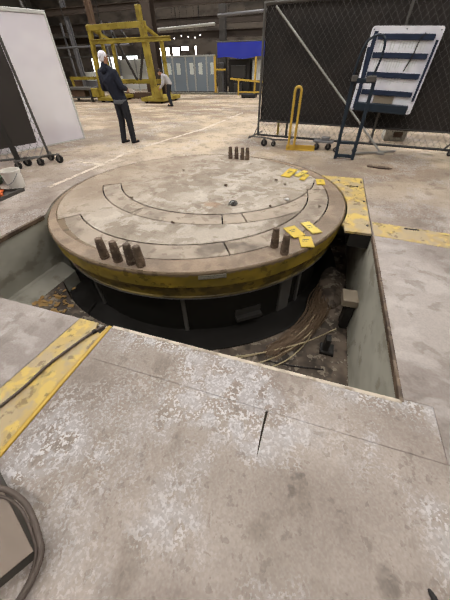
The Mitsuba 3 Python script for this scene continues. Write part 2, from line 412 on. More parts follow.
# ------------------------------------------------------------------ turntable
tt = thing('turntable', 'large round concrete topped turntable with yellow steel rim in the floor pit', 'turntable')
ZT = 0.012
obj('deck', prism(Point(0, 0).buffer(2.24, 128), -0.06, -0.022), 'm_gap', tt)
CA = (-0.11, 0.09)
inner = Point(*CA).buffer(2.13, 128)
ring = Point(0, 0).buffer(2.257, 128).difference(inner)
inner = inner.intersection(Point(0, 0).buffer(2.257, 128))
AB = [(-131, -93.5), (-93.5, -57), (-57, 14)]
CD = [(-148, -108), (-108, -69), (-69, -60), (-60, 4)]
secs = [sector(CA, 1.83, 2.13, a, b) for a, b in AB]
used = unary_union(secs)
secs2 = [sector((0, 0.9), 1.755, 2.06, a, b).intersection(inner).difference(used) for a, b in CD]
rest = inner.difference(unary_union(secs + secs2))
g = 0.0095
tag(obj('outer_ring', prism(ring.buffer(-g), -0.03, ZT), 'm_table', tt), 'brown steel outer ring')
for s in secs: obj('arc_plate', prism(s.buffer(-g), -0.03, ZT - 0.003), 'm_arc', tt)
for s in secs2: obj('arc_plate', prism(s.buffer(-g), -0.03, ZT - 0.003), 'm_arc', tt)
for q in getattr(rest, 'geoms', [rest]): obj('concrete_top', prism(q.buffer(-g), -0.03, ZT), 'm_table', tt)
def band(prof): return lathe(prof, 160)
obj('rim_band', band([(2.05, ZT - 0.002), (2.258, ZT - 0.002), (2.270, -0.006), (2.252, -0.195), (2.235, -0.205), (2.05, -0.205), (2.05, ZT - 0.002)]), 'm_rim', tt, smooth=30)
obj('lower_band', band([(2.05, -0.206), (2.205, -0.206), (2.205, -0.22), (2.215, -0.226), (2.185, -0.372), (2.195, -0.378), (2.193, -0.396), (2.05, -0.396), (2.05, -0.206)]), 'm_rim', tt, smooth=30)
obj('flange', band([(2.05, -0.3965), (2.2, -0.3965), (2.2, -0.41), (2.05, -0.425), (2.05, -0.3965)]), 'm_dull_steel', tt, smooth=30)
obj('drum', band([(0.0, -0.426), (2.05, -0.426), (2.05, -1.084), (0.0, -1.084), (0.0, -0.426)]), 'm_drum', tt, smooth=30)
for a, w in ((-75, 0.05), (-36, 0.20), (-28, 0.05), (-115, 0.05), (-140, 0.05), (10, 0.05)):
    obj('drum_rib', move(box(2.04, 2.085, -w / 2, w / 2, -1.08, -0.424, 0.006), rz=math.radians(a)), 'm_dull_steel', tt)
obj('drum_bracket', move(cat(box(2.04, 2.13, -0.18, 0.18, -0.95, -0.90), box(2.04, 2.06, -0.18, 0.18, -0.90, -0.80)), rz=math.radians(-52)), 'm_dark_steel', tt)
a = math.atan2(-2.06, 0.97)
pk = obj('name_plate', move(cat(box(2.263, 2.2735, -0.145, 0.145, -0.072, -0.025, 0.001)), rz=a), 'm_plate', tt)
obj('border', move(cat(box(2.2730, 2.2746, -0.135, 0.135, -0.0355, -0.0325), box(2.2730, 2.2746, -0.135, 0.135, -0.0645, -0.0615)), rz=a), 'm_dull_steel', pk)
for aa, zz in ((-114, -0.29), (-112.5, -0.29)):
    obj('hose_coupling', move(trimesh.creation.cylinder(0.022, 0.05, sections=12), (2.205, 0, zz), ry=math.pi / 2) if 0 else move(move(trimesh.creation.cylinder(0.022, 0.05, sections=12), (2.205, 0, zz), ry=math.pi / 2), rz=math.radians(aa)), 'm_rust', tt, smooth=30)

# tapered pins standing on the deck
def pin(x, y, h, d, label, group):
    t = thing('tapered_pin', label, 'pin', group)
    r = d / 2; z = ZT + 0.0
    body = lathe([(0, 0), (r * 1.02, 0), (r * 1.04, 0.02), (r * 0.97, h * 0.45), (r * 0.80, h * 0.88), (0, h * 0.88)], 20, (x, y, z))
    obj('shank', body, 'm_rust', t, smooth=40)
    obj('cap', lathe([(0, h * 0.88), (r * 0.82, h * 0.88), (r * 0.74, h * 0.97), (r * 0.6, h), (0, h)], 20, (x, y, z)), 'm_rust', t, smooth=40)
    obj('collar', lathe([(r * 0.9, h * 0.55), (r * 0.97, h * 0.57), (r * 0.96, h * 0.61), (r * 0.88, h * 0.63)], 20, (x, y, z)), 'm_rust', t, smooth=40)
G1 = 'row of four pins on the near rim'
for (x, y), l in zip(((-0.262, -2.135), (-0.08, -2.15), (0.088, -2.15), (0.208, -2.16)), ('leftmost rusty tapered pin of the row on the near rim', 'second rusty tapered pin from the left on the near rim', 'third rusty tapered pin from the left on the near rim', 'rightmost rusty tapered pin of the row of four on the near rim')):
    pin(x, y, 0.235, 0.098, l, G1)
for (x, y), l in zip(((1.48, -1.39), (1.61, -1.50)), ('rear one of the two rusty pins beside the yellow cards', 'front one of the two rusty pins beside the yellow cards')):
    pin(x, y, 0.23, 0.09, l, 'pair of pins on the right rim')
for (x, y), l in zip(((-0.085, 1.975), (0.045, 1.99), (0.185, 1.96), (0.29, 1.975)), ('leftmost dark pin of the row on the far rim', 'second dark pin from the left on the far rim', 'third dark pin from the left on the far rim', 'rightmost dark pin of the row on the far rim')):
    pin(x, y, 0.225, 0.088, l, 'row of four pins on the far rim')

# yellow cards
def card(x, y, w, l, rz, label, group, tilt=0.0, z=0.0, m='m_card'):
    t = thing('yellow_card', label, 'card', group)
    rx = tilt
    f = lambda b: move(b, (x, y, ZT + 0.005 + z), rz=math.radians(rz), rx=math.radians(rx))
    obj('plate', f(box(-w / 2, w / 2, -l / 2, l / 2, 0, 0.014, 0.003)), m, t)
    obj('print_mark', f(cat(box(-w * .28, w * .2, l * .12, l * .17, 0.0135, 0.0148), box(-w * .28, w * .1, -l * .02, l * .02, 0.0135, 0.0148))), 'm_dull_steel', t)
NG, FG = 'yellow cards by the pair of pins', 'yellow cards scattered on the far right of the deck'
card(1.655, -1.02, 0.165, 0.24, 42, 'yellow card on the left of the three near the pair of pins', NG, 4, 0.012)
card(1.842, -0.83, 0.13, 0.30, 36, 'yellow card at the back of the three near the pair of pins', NG, m='m_card_pale')
card(1.818, -1.20, 0.15, 0.24, 14, 'yellow card nearest the rim, squarer, near the pair of pins', NG)
card(1.29, 1.20, 0.17, 0.36, -17, 'large yellow card on the left of the far scatter', FG, 6, 0.02)
card(1.50, 1.24, 0.10, 0.32, -25, 'narrow yellow card in the middle of the far scatter', FG, 3, 0.012, 'm_card_pale')
card(1.575, 1.03, 0.10, 0.22, -20, 'small tilted yellow card in front of the far scatter', FG, 9, 0.018)
card(1.86, 0.91, 0.14, 0.26, 8, 'yellow card lying alone near the cover plate', FG)
# bits of dirt and metal on the deck
sh = thing('metal_shackle', 'small dark and white metal shackle lying near the middle of the turntable', 'shackle')
obj('ring', move(trimesh.creation.torus(0.034, 0.011, major_sections=20, minor_sections=8), (0.70, -0.40, ZT + 0.02), rx=0.25), 'm_dark_steel', sh, smooth=True)
obj('bow', tube(spline([(0.64, -0.44, ZT + .012), (0.63, -0.38, ZT + .02), (0.66, -0.33, ZT + .035), (0.72, -0.33, ZT + .03), (0.745, -0.37, ZT + .012)]), 0.009), 'm_dull_steel', sh, smooth=True)
obj('tag', move(box(-0.035, 0.035, -0.05, 0.05, 0, 0.012, .003), (0.655, -0.33, ZT + 0.004), rz=0.5), 'm_paper', sh)
crumbs = [(1.30, 0.62), (1.12, 0.80), (1.42, -0.02), (1.23, -0.32), (-0.7, 0.9), (0.35, 0.3), (1.9, -0.15), (0.1, -1.2), (-0.9, -0.6)]
for k, (x, y) in enumerate(crumbs):
    s = trimesh.creation.icosphere(subdivisions=1, radius=0.015 + 0.008 * ((k * 7) % 3) / 2); s.vertices *= [1.3, 0.9, 0.6]; s.vertices += 0.006 * rng.standard_normal(s.vertices.shape)
    z0 = s.vertices[:, 2].min(); s.apply_translation((x, y, ZT + 0.003 - z0 - .001))
    tag(obj('dirt_lump', s, 'm_paper' if k == 2 else ('m_rust' if k % 2 else 'm_wood')), ('small white crumb on the right of the turntable top' if k == 2 else 'small brown crumb of dirt on the turntable top'), 'debris', 'crumbs of dirt on the turntable')

# ------------------------------------------------------------------ things in the pit
wood = thing('timber_block', 'grey weathered timber block wedged against the right pit wall', 'block')
obj('block', move(box(-0.09, 0.09, -0.12, 0.12, -0.05, 0.05, 0.008), (2.475, -1.25, -0.64), rz=0.04), 'm_wood', wood)
obj('prop', box(2.46, 2.56, -1.34, -1.16, -1.10, -0.691, 0.008), 'm_black_steel', wood)
br = thing('steel_bracket', 'small black steel bracket standing on the pit floor near the wires', 'bracket')
obj('foot', box(2.24, 2.40, -1.86, -1.70, -1.10, -1.05, .004), 'm_black_steel', br)
obj('upright', box(2.27, 2.33, -1.83, -1.73, -1.05, -0.86, .004), 'm_black_steel', br)
bundle = []
for k in range(46):
    o = (k % 12) * 0.022 + 0.03 * rng.random(); h = 0.012 + 0.02 * (k // 12)
    pts = [(2.36 - o * .5 + .02 * rng.standard_normal(), -0.35 + .1 * rng.random(), -1.09 + h), (2.34 - o + .02 * rng.standard_normal(), -0.85, -1.085 + h), (2.26 - o, -1.30 + .03 * rng.standard_normal(), -1.085 + h), (2.06 - o, -1.72 + .03 * rng.standard_normal(), -1.085 + h), (1.75 - o * .6, -2.05 + .05 * rng.standard_normal(), -1.087 + h)]
    bundle.append(tube(spline(pts, 4), 0.006, 5))
tag(obj('wire_bundle', cat(bundle), 'm_wire_brown'), 'bundle of brown wires curving along the pit floor', 'wire', kind='stuff')
loose = [[(2.42, -1.42, -1.05), (2.05, -1.80, -1.01), (1.55, -2.10, -1.05), (1.10, -2.30, -1.08)], [(2.18, -1.35, -1.04), (2.05, -1.70, -1.04), (1.75, -2.08, -1.06), (1.35, -2.38, -1.08)],
         [(2.14, -1.25, -1.03), (2.00, -1.62, -1.03), (1.72, -1.98, -1.05), (1.22, -2.28, -1.09)], [(2.12, -1.30, -1.06), (2.10, -1.66, -1.07), (1.86, -2.10, -1.08), (1.45, -2.42, -1.09)],
         [(2.30, -2.08, -1.09), (1.95, -2.14, -1.085), (1.62, -2.16, -1.09)]]
for k, P in enumerate(loose):
    tag(obj('loose_wire', tube(spline(P, 8), 0.0085, 6), 'm_wire' if k < 4 else 'm_hose_dark', smooth=True),
        ['longest pale wire lying straight across the wire bundle in the pit', 'pale wire curving out beside the wire bundle in the pit', 'pale wire lying along the inner side of the wire bundle', 'pale wire on the near side of the wire bundle', 'dark short wire on the pit floor near the near wall'][k], 'wire', 'loose wires on the pit floor')
heap = trimesh.creation.icosphere(subdivisions=4, radius=1.0)
v = heap.vertices; v *= [0.2, 0.5, 0.10]; v += (meshkit.fbm(v * 9, 3)[:, None] - 0.5) * np.array([.06, .06, .09]); v += [2.34, -0.50, -1.07]; v *= 1
tag(obj('rubble_heap', heap, 'm_pit_floor', smooth=True), 'low heap of brown dirt and rubble on the pit floor by the right wall', 'rubble', kind='stuff')
chips = []
for k in range(70):
    c = box(-.028, .028, -.014, .014, 0, .005); c = move(c, (-1.42 + .16 * rng.standard_normal(), -2.30 + .14 * rng.standard_normal(), -0.855 + .012 * rng.random()), rz=6.3 * rng.random(), rx=.3 * rng.standard_normal(), s=.5 + rng.random())
    chips.append(c)
tag(obj('leaf_litter', cat(chips), 'm_leaf'), 'scatter of dry brown leaves and chips on the pit ledge', 'litter', kind='stuff')
tag(obj('steel_rod', tube([(-0.98, -2.20, -1.08), (-1.02, -1.90, -1.08)], 0.02, 8), 'm_black_steel', smooth=40), 'short dark rod lying in the left part of the pit', 'rod')

# ------------------------------------------------------------------ near left: hose on the channel, box with hoses
hz = 0.0105
hp = [(0.06, -4.5, hz), (0.14, -4.0, hz), (0.174, -3.79, hz), (0.21, -3.63, hz + .002), (0.228, -3.44, hz + .002), (0.28, -3.25, hz + .003), (0.325, -3.11, hz + .003), (0.352, -3.04, hz - .002), (0.365, -2.985, -0.02), (0.372, -2.95, -0.12), (0.372, -2.945, -0.4), (0.38, -2.94, -1.08)]
cb = thing('rubber_hose', 'dark rubber hose lying along the yellow channel cover into the pit', 'hose')
obj('hose', tube(spline(hp, 6), 0.0095, 10), 'm_hose', cb, smooth=True)
obj('clamp', move(trimesh.creation.cylinder(0.0165, 0.03, sections=14), (0.338, -3.078, hz + .001), ry=math.pi / 2, rz=math.radians(68)), 'm_rubber', cb, smooth=30)
bxk = thing('steel_box', 'brown topped steel box at the lower left corner with a hose around it', 'box')
th = math.atan2(.108, -.281)
e1 = np.array([-.281, .108]); e1 /= np.linalg.norm(e1); e2 = np.array([-.06, -.10]); e2 /= np.linalg.norm(e2)
c0 = np.array([0.966, -4.221])
quad = Polygon([c0, c0 + e1 * 0.6, c0 + e1 * 0.6 + e2 * 0.7, c0 + e2 * 0.7])
obj('body', prism(quad.buffer(-0.004), 0.0, 0.084), 'm_box_side', bxk)
obj('lid', prism(quad, 0.084, 0.09), 'm_box_top', bxk)
hs = thing('hose_loop', 'dark hose looped over and around the steel box at lower left', 'hose')
def strap(P, w, t, n=8):
    return tube(spline(P, n), w / 2, 10)
obj('hose', tube(spline([(0.42, -4.16, .103), (0.577, -4.118, .103), (0.642, -4.097, .104), (0.722, -4.094, .104), (0.81, -4.108, .098), (0.885, -4.142, .085), (0.945, -4.181, .072), (0.986, -4.214, .06), (1.006, -4.265, .05), (1.008, -4.324, .04), (1.0, -4.381, .03), (0.97, -4.55, .0125)], 8), 0.0125, 12), 'm_hose', hs, smooth=True)
obj('thin_hose', tube(spline([(0.42, -4.20, .097), (0.60, -4.14, .097), (0.70, -4.118, .097), (0.79, -4.125, .099), (0.862, -4.152, .092), (0.925, -4.19, .07), (0.965, -4.222, .06), (0.985, -4.275, .04), (0.985, -4.335, .02), (0.97, -4.45, .0065)], 8), 0.0065, 10), 'm_hose', hs, smooth=True)
scr = trimesh.creation.icosphere(subdivisions=2, radius=1.0); scr.vertices *= [.012, .028, .006]; scr = move(scr, (2.56, -3.84, .006), rz=.6)
tag(obj('rubber_scrap', scr, 'm_rubber', smooth=True), 'small dark rubber scrap on the floor at lower right', 'debris')
stick = trimesh.creation.icosphere(subdivisions=2, radius=1.0); stick.vertices *= [.22, .04, .022]; stick.vertices += .01 * (meshkit.noise(stick.vertices * 30)[:, None] - .5); stick = move(stick, (2.90, 2.05, .02), rz=-.15)
sk = thing('rusty_scrap', 'rusty brown scrap strip lying on the floor in front of the right fence', 'debris')
obj('strip', stick, 'm_rust', sk, smooth=True)
obj('clip', move(box(-.04, .04, -.035, .035, 0, .03, .004), (2.72, 2.12, 0)), 'm_rust', sk)

# ------------------------------------------------------------------ fences
def chain_link(L, z0, z1, pitch=0.12, r=0.003):
    """Diamond mesh in the xz plane, x from 0 to L."""
    out = []; H = z1 - z0; k = np.tan(np.radians(52))
    for s in (1, -1):
        x = -H / k - pitch
        while x < L + H / k:
            a0, b0 = (x, z0), (x + s * H / k, z1)
            p, q = np.array(a0), np.array(b0)
            t0, t1 = 0.0, 1.0; d = q - p
            if abs(d[0]) > 1e-9:
                u, v_ = sorted(((0 - p[0]) / d[0], (L - p[0]) / d[0])); t0, t1 = max(t0, u), min(t1, v_)
            if t1 - t0 > 0.01:
                A, B = p + d * t0, p + d * t1
                out.append(tube([(A[0], s * r, A[1]), (B[0], s * r, B[1])], r, 4, caps=False))
            x += pitch
    return cat(out)

def on(o, dx):
    d = np.array(dx, float); d /= np.linalg.norm(d); ang = math.atan2(d[1], d[0])
    return lambda m: move(m, (o[0], o[1], 0), rz=ang)

def caster(parent, f, x, y, d=0.10, w=0.035, bracket=True):
    wh = obj('caster_wheel', f(move(move(lathe([(0.012, -w / 2), (d / 2 - .008, -w / 2), (d / 2, -w / 2 + .006), (d / 2, w / 2 - .006), (d / 2 - .008, w / 2), (0.012, w / 2), (0.012, -w / 2)], 24), rx=math.pi / 2), (x, y, d / 2))), 'm_rubber', parent, smooth=35)
    obj('hub', f(move(move(trimesh.creation.cylinder(0.02, w + .012, sections=12), rx=math.pi / 2), (x, y, d / 2))), 'm_galv', wh, smooth=30)
    if bracket:
        obj('caster_fork', f(cat(box(x - .02, x + .02, y - w / 2 - .012, y - w / 2 - .006, d / 2 - .01, d + .02), box(x - .02, x + .02, y + w / 2 + .006, y + w / 2 + .012, d / 2 - .01, d + .02), box(x - .035, x + .035, y - w / 2 - .014, y + w / 2 + .014, d + .018, d + .028))), 'm_dull_steel', parent)

# right fence
fe = thing('rolling_fence', 'rolling chain link fence with black mesh tarp behind the turntable at right', 'fence')
f = on((0.01, 4.13), (4.40, -0.71)); LF = 5.6; ZF = 2.47
for x in (0.02, 2.83, LF):
    obj('post', f(tube([(x, 0, 0.06), (x, 0, ZF)], 0.027, 12)), 'm_dull_steel', fe, smooth=40)
obj('top_rail', f(tube([(0, 0, ZF), (LF, 0, ZF - .06)], 0.025, 10)), 'm_dull_steel', fe, smooth=40)
obj('bottom_rail', f(tube([(0, 0, 0.085), (LF, 0, 0.085)], 0.024, 10)), 'm_dark_steel', fe, smooth=40)
obj('middle_rail', f(tube([(0, 0, 0.40), (LF, 0, 0.40)], 0.018, 10)), 'm_dark_steel', fe, smooth=40)
k = obj('chain_link', f(chain_link(LF, 0.08, ZF - .02)), 'm_dull_steel', fe); labels[k] = {'kind': 'stuff'}
# tarp with soft folds behind the mesh
nx, nz = 90, 36; xs = np.linspace(0.04, LF - .02, nx); zs = np.linspace(0.385, ZF - 0.03, nz); XX, ZZ = np.meshgrid(xs, zs)
P = np.stack([XX, 0 * XX, ZZ], -1); YY = 0.03 + 0.05 * (meshkit.fbm(P * [1.1, 1, 0.9], 4, 3) - 0.5) + 0.012 * (meshkit.fbm(P * [6, 1, 4], 3, 9) - .5)
ZZ = ZZ - (ZZ < 0.40) * 0.03 * (meshkit.noise(P * [2, 1, 0]) - .2) * (YY * 0 + 1)
def sheet(XX, YY, ZZ, t=0.004):
    nz, nx = XX.shape; V = np.vstack([np.stack([XX, YY, ZZ], -1).reshape(-1, 3), np.stack([XX, YY + t, ZZ], -1).reshape(-1, 3)]); F = []; N = nx * nz
    for j in range(nz - 1):
        for i in range(nx - 1):
            a, b, c, d = j * nx + i, j * nx + i + 1, (j + 1) * nx + i + 1, (j + 1) * nx + i
            F += [(a, b, c), (a, c, d), (N + a, N + c, N + b), (N + a, N + d, N + c)]
    edge = [j * nx for j in range(nz)], [j * nx + nx - 1 for j in range(nz)], list(range(nx)), [(nz - 1) * nx + i for i in range(nx)]
    for E in edge:
        for a, b in zip(E[:-1], E[1:]): F += [(a, b, N + b), (a, N + b, N + a)]
    return trimesh.Trimesh(V, np.array(F), process=False)
obj('mesh_tarp', f(sheet(XX, YY + .034, ZZ)), 'm_tarp', fe, smooth=True)
obj('diagonal_brace', cat(f(tube([(0.28, -0.03, ZF - 0.06), (2.32, -0.30, 0.69)], 0.021, 10)), tube([f(trimesh.Trimesh([(2.32, -0.30, 0.69)], [])).vertices[0], (2.99, 3.15, 0.05)], 0.021, 10)), 'm_galv', fe, smooth=40)
obj('brace_foot', cat(tube([(2.45, 2.93, .03), (2.99, 3.14, .04), (3.32, 3.36, .03)], 0.022, 10), box(2.93, 3.07, 3.06, 3.22, 0, .05, .006)), 'm_galv', fe, smooth=40)
obj('outrigger', f(cat(tube([(0.02, -0.62, .115), (0.02, 0.3, .115)], .02, 8), tube([(.02, -.3, .115), (.02, 0, .3)], .012, 8))), 'm_dull_steel', fe, smooth=40)
caster(fe, f, 0.50, -0.78, 0.15, 0.045); caster(fe, f, 0.72, -0.72, 0.11, 0.04)
obj('outrigger', f(cat(tube([(0.02, -0.62, .15), (0.50, -.78, .19)], .016, 8), tube([(.5, -.78, .185), (.72, -.72, .145), (1.0, -.4, .1), (1.0, 0, .085)], .016, 8))), 'm_dull_steel', fe, smooth=40)
for x in (0.55, 0.78):
    obj('stile', f(box(x - .025, x + .025, .055, .085, .04, .42)), 'm_dark_steel' if x > .6 else 'm_old_yellow', fe)
for x in (4.30, 4.44):
    obj('stile', f(tube([(x, -0.02, .09), (x + .22, -0.02, .42)], .018, 8)), 'm_dark_steel', fe, smooth=40)
caster(fe, f, 4.42, -0.12, 0.10, 0.04)

# caster assembly between the yellow handle and the blue stand
ca = thing('caster_dolly', 'small grey swivel caster dolly on the floor right of the yellow handle', 'caster')
f0 = on((1.76, 3.18), (1, -.15))
caster(ca, f0, -0.13, 0.0, 0.13, 0.05); caster(ca, f0, 0.12, 0.08, 0.13, 0.05)
obj('frame', f0(cat(box(-.22, .22, -.05, .12, .158, .20, .008), box(-.05, .12, -.02, .09, .20, .27, .01))), 'm_grey_steel', ca)

# white board hung on the fence
bd = thing('white_board', 'white framed board with dark blue bars hung on the black fence', 'board')
ZC, XC = 1.355, 2.845
def fb(m):  # board frame: x along, z up, centred, slight tilt
    return f(move(m, (XC, -0.075, ZC), ry=math.radians(2.6)))
W2, H2 = 0.605, 0.65
def rrect(x0, x1, z0, z1, y0, y1, r):
    p = sbox(x0 + r, x1 - r, z0 + r, z1 - r).buffer(r, 8); m = prism(p, 0, y1 - y0)
    return move(m, (0, y1, 0), rx=math.pi / 2)
obj('panel', fb(rrect(-W2, W2, -H2, H2, -0.012, 0.012, 0.05)), 'm_board', bd)
for z in (0.505, 0.245, -0.045, -0.325):
    obj('crossbar', fb(box(-0.46, 0.50, -0.05, -0.012, z - 0.042, z + 0.042, .005)), 'm_navy_bar', bd)
obj('side_bar', fb(box(0.535, 0.575, -0.045, -0.012, -0.43, 0.47, .005)), 'm_navy_bar', bd)
obj('side_bar', fb(box(-0.545, -0.475, -0.05, -0.012, -0.62, 0.58, .005)), 'm_navy_bar', bd)
obj('base_tray', fb(box(-0.50, 0.52, -0.16, -0.012, -0.645, -0.50, .01)), 'm_navy_steel', bd)
obj('paper_sheet', fb(box(-0.19, 0.20, -0.022, -0.012, -0.50, -0.37, 0)), 'm_wood', bd)
pr_ = []
for zt, zb, step in ((0.455, 0.30, 0.052), (0.195, 0.01, 0.046), (-0.09, -0.20, 0.06)):
    x = -0.40
    while x < 0.42:
        if rng.random() > 0.25: pr_.append(box(x, x + 0.012 + .008 * rng.random(), -0.0135, -0.011, zt - (zt - zb) * (0.5 + .5 * rng.random()), zt))
        x += step
k = obj('printed_lines', fb(cat(pr_)), 'm_glass_grey', bd); labels[k] = {'kind': 'stuff', 'label': 'faint grey printed lines'}
obj('cable', fb(tube(spline([(0.33, -.06, .56), (0.27, -.062, .45), (0.25, -.06, .25), (0.19, -.062, .02)], 5), .011, 8)), 'm_rubber', bd, smooth=True)
for x, z in ((-.56, .6), (0, .61), (.56, .6), (.57, .1), (.57, -.3), (.56, -.6), (-.57, .2), (-.57, -.3)):
    obj('rivet', fb(move(move(trimesh.creation.cylinder(.011, .012, sections=10), rx=math.pi / 2), (x, -.014, z))), 'm_grey_steel', bd)

# dark blue wheeled stand in front of the board
sd = thing('lifting_stand', 'dark blue steel stand with hooped handle in front of the white board', 'stand')
for x0, y0, x1, y1 in ((2.075, 2.56, 2.065, 2.60), (2.41, 2.54, 2.425, 2.58)):
    obj('leg', bar((x0, y0, 0), (x1, y1, 1.30), .07, .06, ch=.005), 'm_navy_steel', sd)
for x0, x1 in ((2.09, 2.10), (2.44, 2.42)):
    obj('rear_leg', bar((x0, 3.05, 0), (x1, 2.62, 1.0), .045, .04, ch=.004), 'm_navy_steel', sd)
obj('crossbar', bar((2.05, 2.575, 1.28), (2.44, 2.565, 1.28), .06, .07, ch=.005), 'm_navy_steel', sd)
obj('crossbar', bar((2.06, 2.575, .30), (2.43, 2.55, .30), .04, .05, ch=.005), 'm_navy_steel', sd)
obj('crossbar', bar((2.06, 2.575, .06), (2.43, 2.55, .06), .05, .06, ch=.005), 'm_navy_steel', sd)
obj('mast', bar((2.21, 2.58, 1.24), (2.19, 2.585, 1.72), .05, .04, ch=.004), 'm_navy_bar', sd)
obj('hoop', tube(spline([(2.05, 2.57, 1.30), (2.07, 2.57, 1.55), (2.13, 2.57, 1.76), (2.22, 2.57, 1.84), (2.33, 2.57, 1.86), (2.42, 2.57, 1.78), (2.43, 2.57, 1.58), (2.38, 2.57, 1.34), (2.36, 2.565, 1.27)], 8), 0.019, 10), 'm_navy_steel', sd, smooth=True)
obj('latch', box(2.03, 2.13, 2.50, 2.56, 1.27, 1.36, .01), 'm_dull_steel', sd); obj('latch', box(2.28, 2.44, 2.50, 2.56, 1.26, 1.35, .01), 'm_dull_steel', sd)
caster(sd, lambda m: m, 2.06, 3.10, .10, .035, False); caster(sd, lambda m: m, 2.46, 3.10, .10, .035, False)

# yellow looped handle
yh = thing('looped_handle', 'tall narrow yellow looped handle on an angle base before the black fence', 'handle')
fy = on((1.0, 3.06), (1, .06))
arc = [(0.055 + .065 * -math.cos(t) + .01, 0, 1.10 + .065 * math.sin(t)) for t in np.linspace(0, math.pi, 11)]
obj('hoop', fy(tube([(0.0, 0, .02), (0.0, 0, .6)] + arc + [(0.13, 0, .6), (0.13, 0, .02)], .026, 12)), 'm_yellow', yh, smooth=True)
obj('base', fy(cat(box(-.05, .60, -.05, .05, 0, .012, .003), box(-.05, .60, .038, .05, 0, .10, .003))), 'm_yellow', yh)
obj('gusset', fy(cat(box(-.04, .17, -.012, .012, .012, .10, .004))), 'm_yellow', yh)

# left fence
fe2 = thing('rolling_fence', 'rolling chain link fence with dark tarp at the left, before the white partition', 'fence')
f2 = on((-3.844, 0.79), (-0.823, -0.591)); LF2 = 3.4; ZF2 = 2.35
for x in (0.0, LF2): obj('post', f2(tube([(x, 0, .05), (x, 0, ZF2)], .024, 12)), 'm_dull_steel', fe2, smooth=40)
obj('post', f2(box(.56, .66, .0, .05, .08, ZF2, .006)), 'm_dark_steel', fe2)
obj('top_rail', f2(tube([(0, 0, ZF2), (LF2, 0, ZF2)], .025, 10)), 'm_galv', fe2, smooth=40)
obj('bottom_rail', f2(tube([(0, 0, .12), (LF2, 0, .12)], .022, 10)), 'm_dull_steel', fe2, smooth=40)
k = obj('chain_link', f2(chain_link(LF2, .10, ZF2 - .02, .13, .0035)), 'm_grey_steel', fe2); labels[k] = {'kind': 'stuff'}
nx, nz = 50, 26; XX, ZZ = np.meshgrid(np.linspace(.12, LF2, nx), np.linspace(.0, 1.0, nz)); ZZ = (0.41 - .10 * np.minimum(XX, 1.2)) + ZZ * (ZF2 - .05 - (0.41 - .10 * np.minimum(XX, 1.2)))
XX = XX - np.clip(.10 * (ZZ - .3) / 1.2, 0, .10) * (1 - (XX - .12) / (LF2 - .12))
P = np.stack([XX, 0 * XX, ZZ], -1); YY = .016 + .035 * meshkit.fbm(P * [1.4, 1, 1.0], 4, 5)
obj('mesh_tarp', f2(sheet(XX, YY, ZZ, .004)), 'm_tarp_grey', fe2, smooth=True)
for x, y, d in ((-.20, .14, .13), (0.16, .22, .12), (0.02, -.16, .12), (.42, .16, .13), (.56, .32, .11)):
    caster(fe2, f2, x, y, d * 1.15, .06)
obj('outrigger', f2(cat(tube([(-.20, .14, .16), (0, .02, .15), (.16, .2, .15)], .016, 8), tube([(.0, .0, .15), (.0, -.18, .15)], .016, 8), tube([(.1, .1, .15), (.6, .34, .14)], .016, 8))), 'm_dull_steel', fe2, smooth=40)

# white partition
wp = thing('white_partition', 'tall white partition panel with grey top rail at the left', 'partition')
f3 = on((-4.80, 2.98), (-.33, -.944))
obj('panel', f3(box(0, 4.2, -.08, 0, .02, 2.43, .004)), 'm_panel_white', wp)
obj('top_rail', f3(box(-.01, 4.2, -.10, .02, 2.432, 2.50, .008)), 'm_pale', wp)
obj('end_post', f3(box(-.045, 0, -.09, .01, 0.0, 2.50, .006)), 'm_pale', wp)
obj('foot_rail', f3(box(0, 4.2, -.085, .005, 0, .025)), 'm_pale', wp)

# bucket, tray, gloves
ty = thing('drip_tray', 'low dark metal tray on the floor at the left edge', 'tray')
tr = sbox(-3.75, -1.62, -2.93, -0.74)
f4 = lambda m: m
tp = Polygon([(-2.93, -0.75), (-2.90, -1.45), (-3.9, -1.50), (-3.9, -0.98), (-3.12, -0.86)])
obj('base', prism(tp, 0, .012), 'm_tray', ty)
obj('lip', prism(tp.difference(tp.buffer(-.025)), .012, .05), 'm_tray', ty)
bk = thing('plastic_bucket', 'white plastic bucket standing behind the tray at the left', 'bucket')
bc = (-3.20, -0.655, .0)
obj('pail', lathe([(0, 0), (.115, 0), (.125, .01), (.148, .27), (.143, .27), (.12, .012), (0, .012)], 32, bc), 'm_bucket', bk, smooth=35)
obj('rim', lathe([(.143, .262), (.156, .262), (.158, .285), (.152, .292), (.141, .29), (.143, .262)], 32, bc), 'm_bucket', bk, smooth=35)
hp = [(bc[0] + .155 * math.cos(t), bc[1] + .155 * math.sin(t) * .5 - .10 * math.sin(t), bc[2] + .25 - .13 * math.sin(t)) for t in np.linspace(0, math.pi, 14)]
obj('handle', tube([(bc[0] + .155 * math.cos(t), bc[1] - .165 * math.sin(t), bc[2] + .25 - .16 * math.sin(t)) for t in np.linspace(0, math.pi, 14)], .004, 6), 'm_grey_steel', bk, smooth=True)
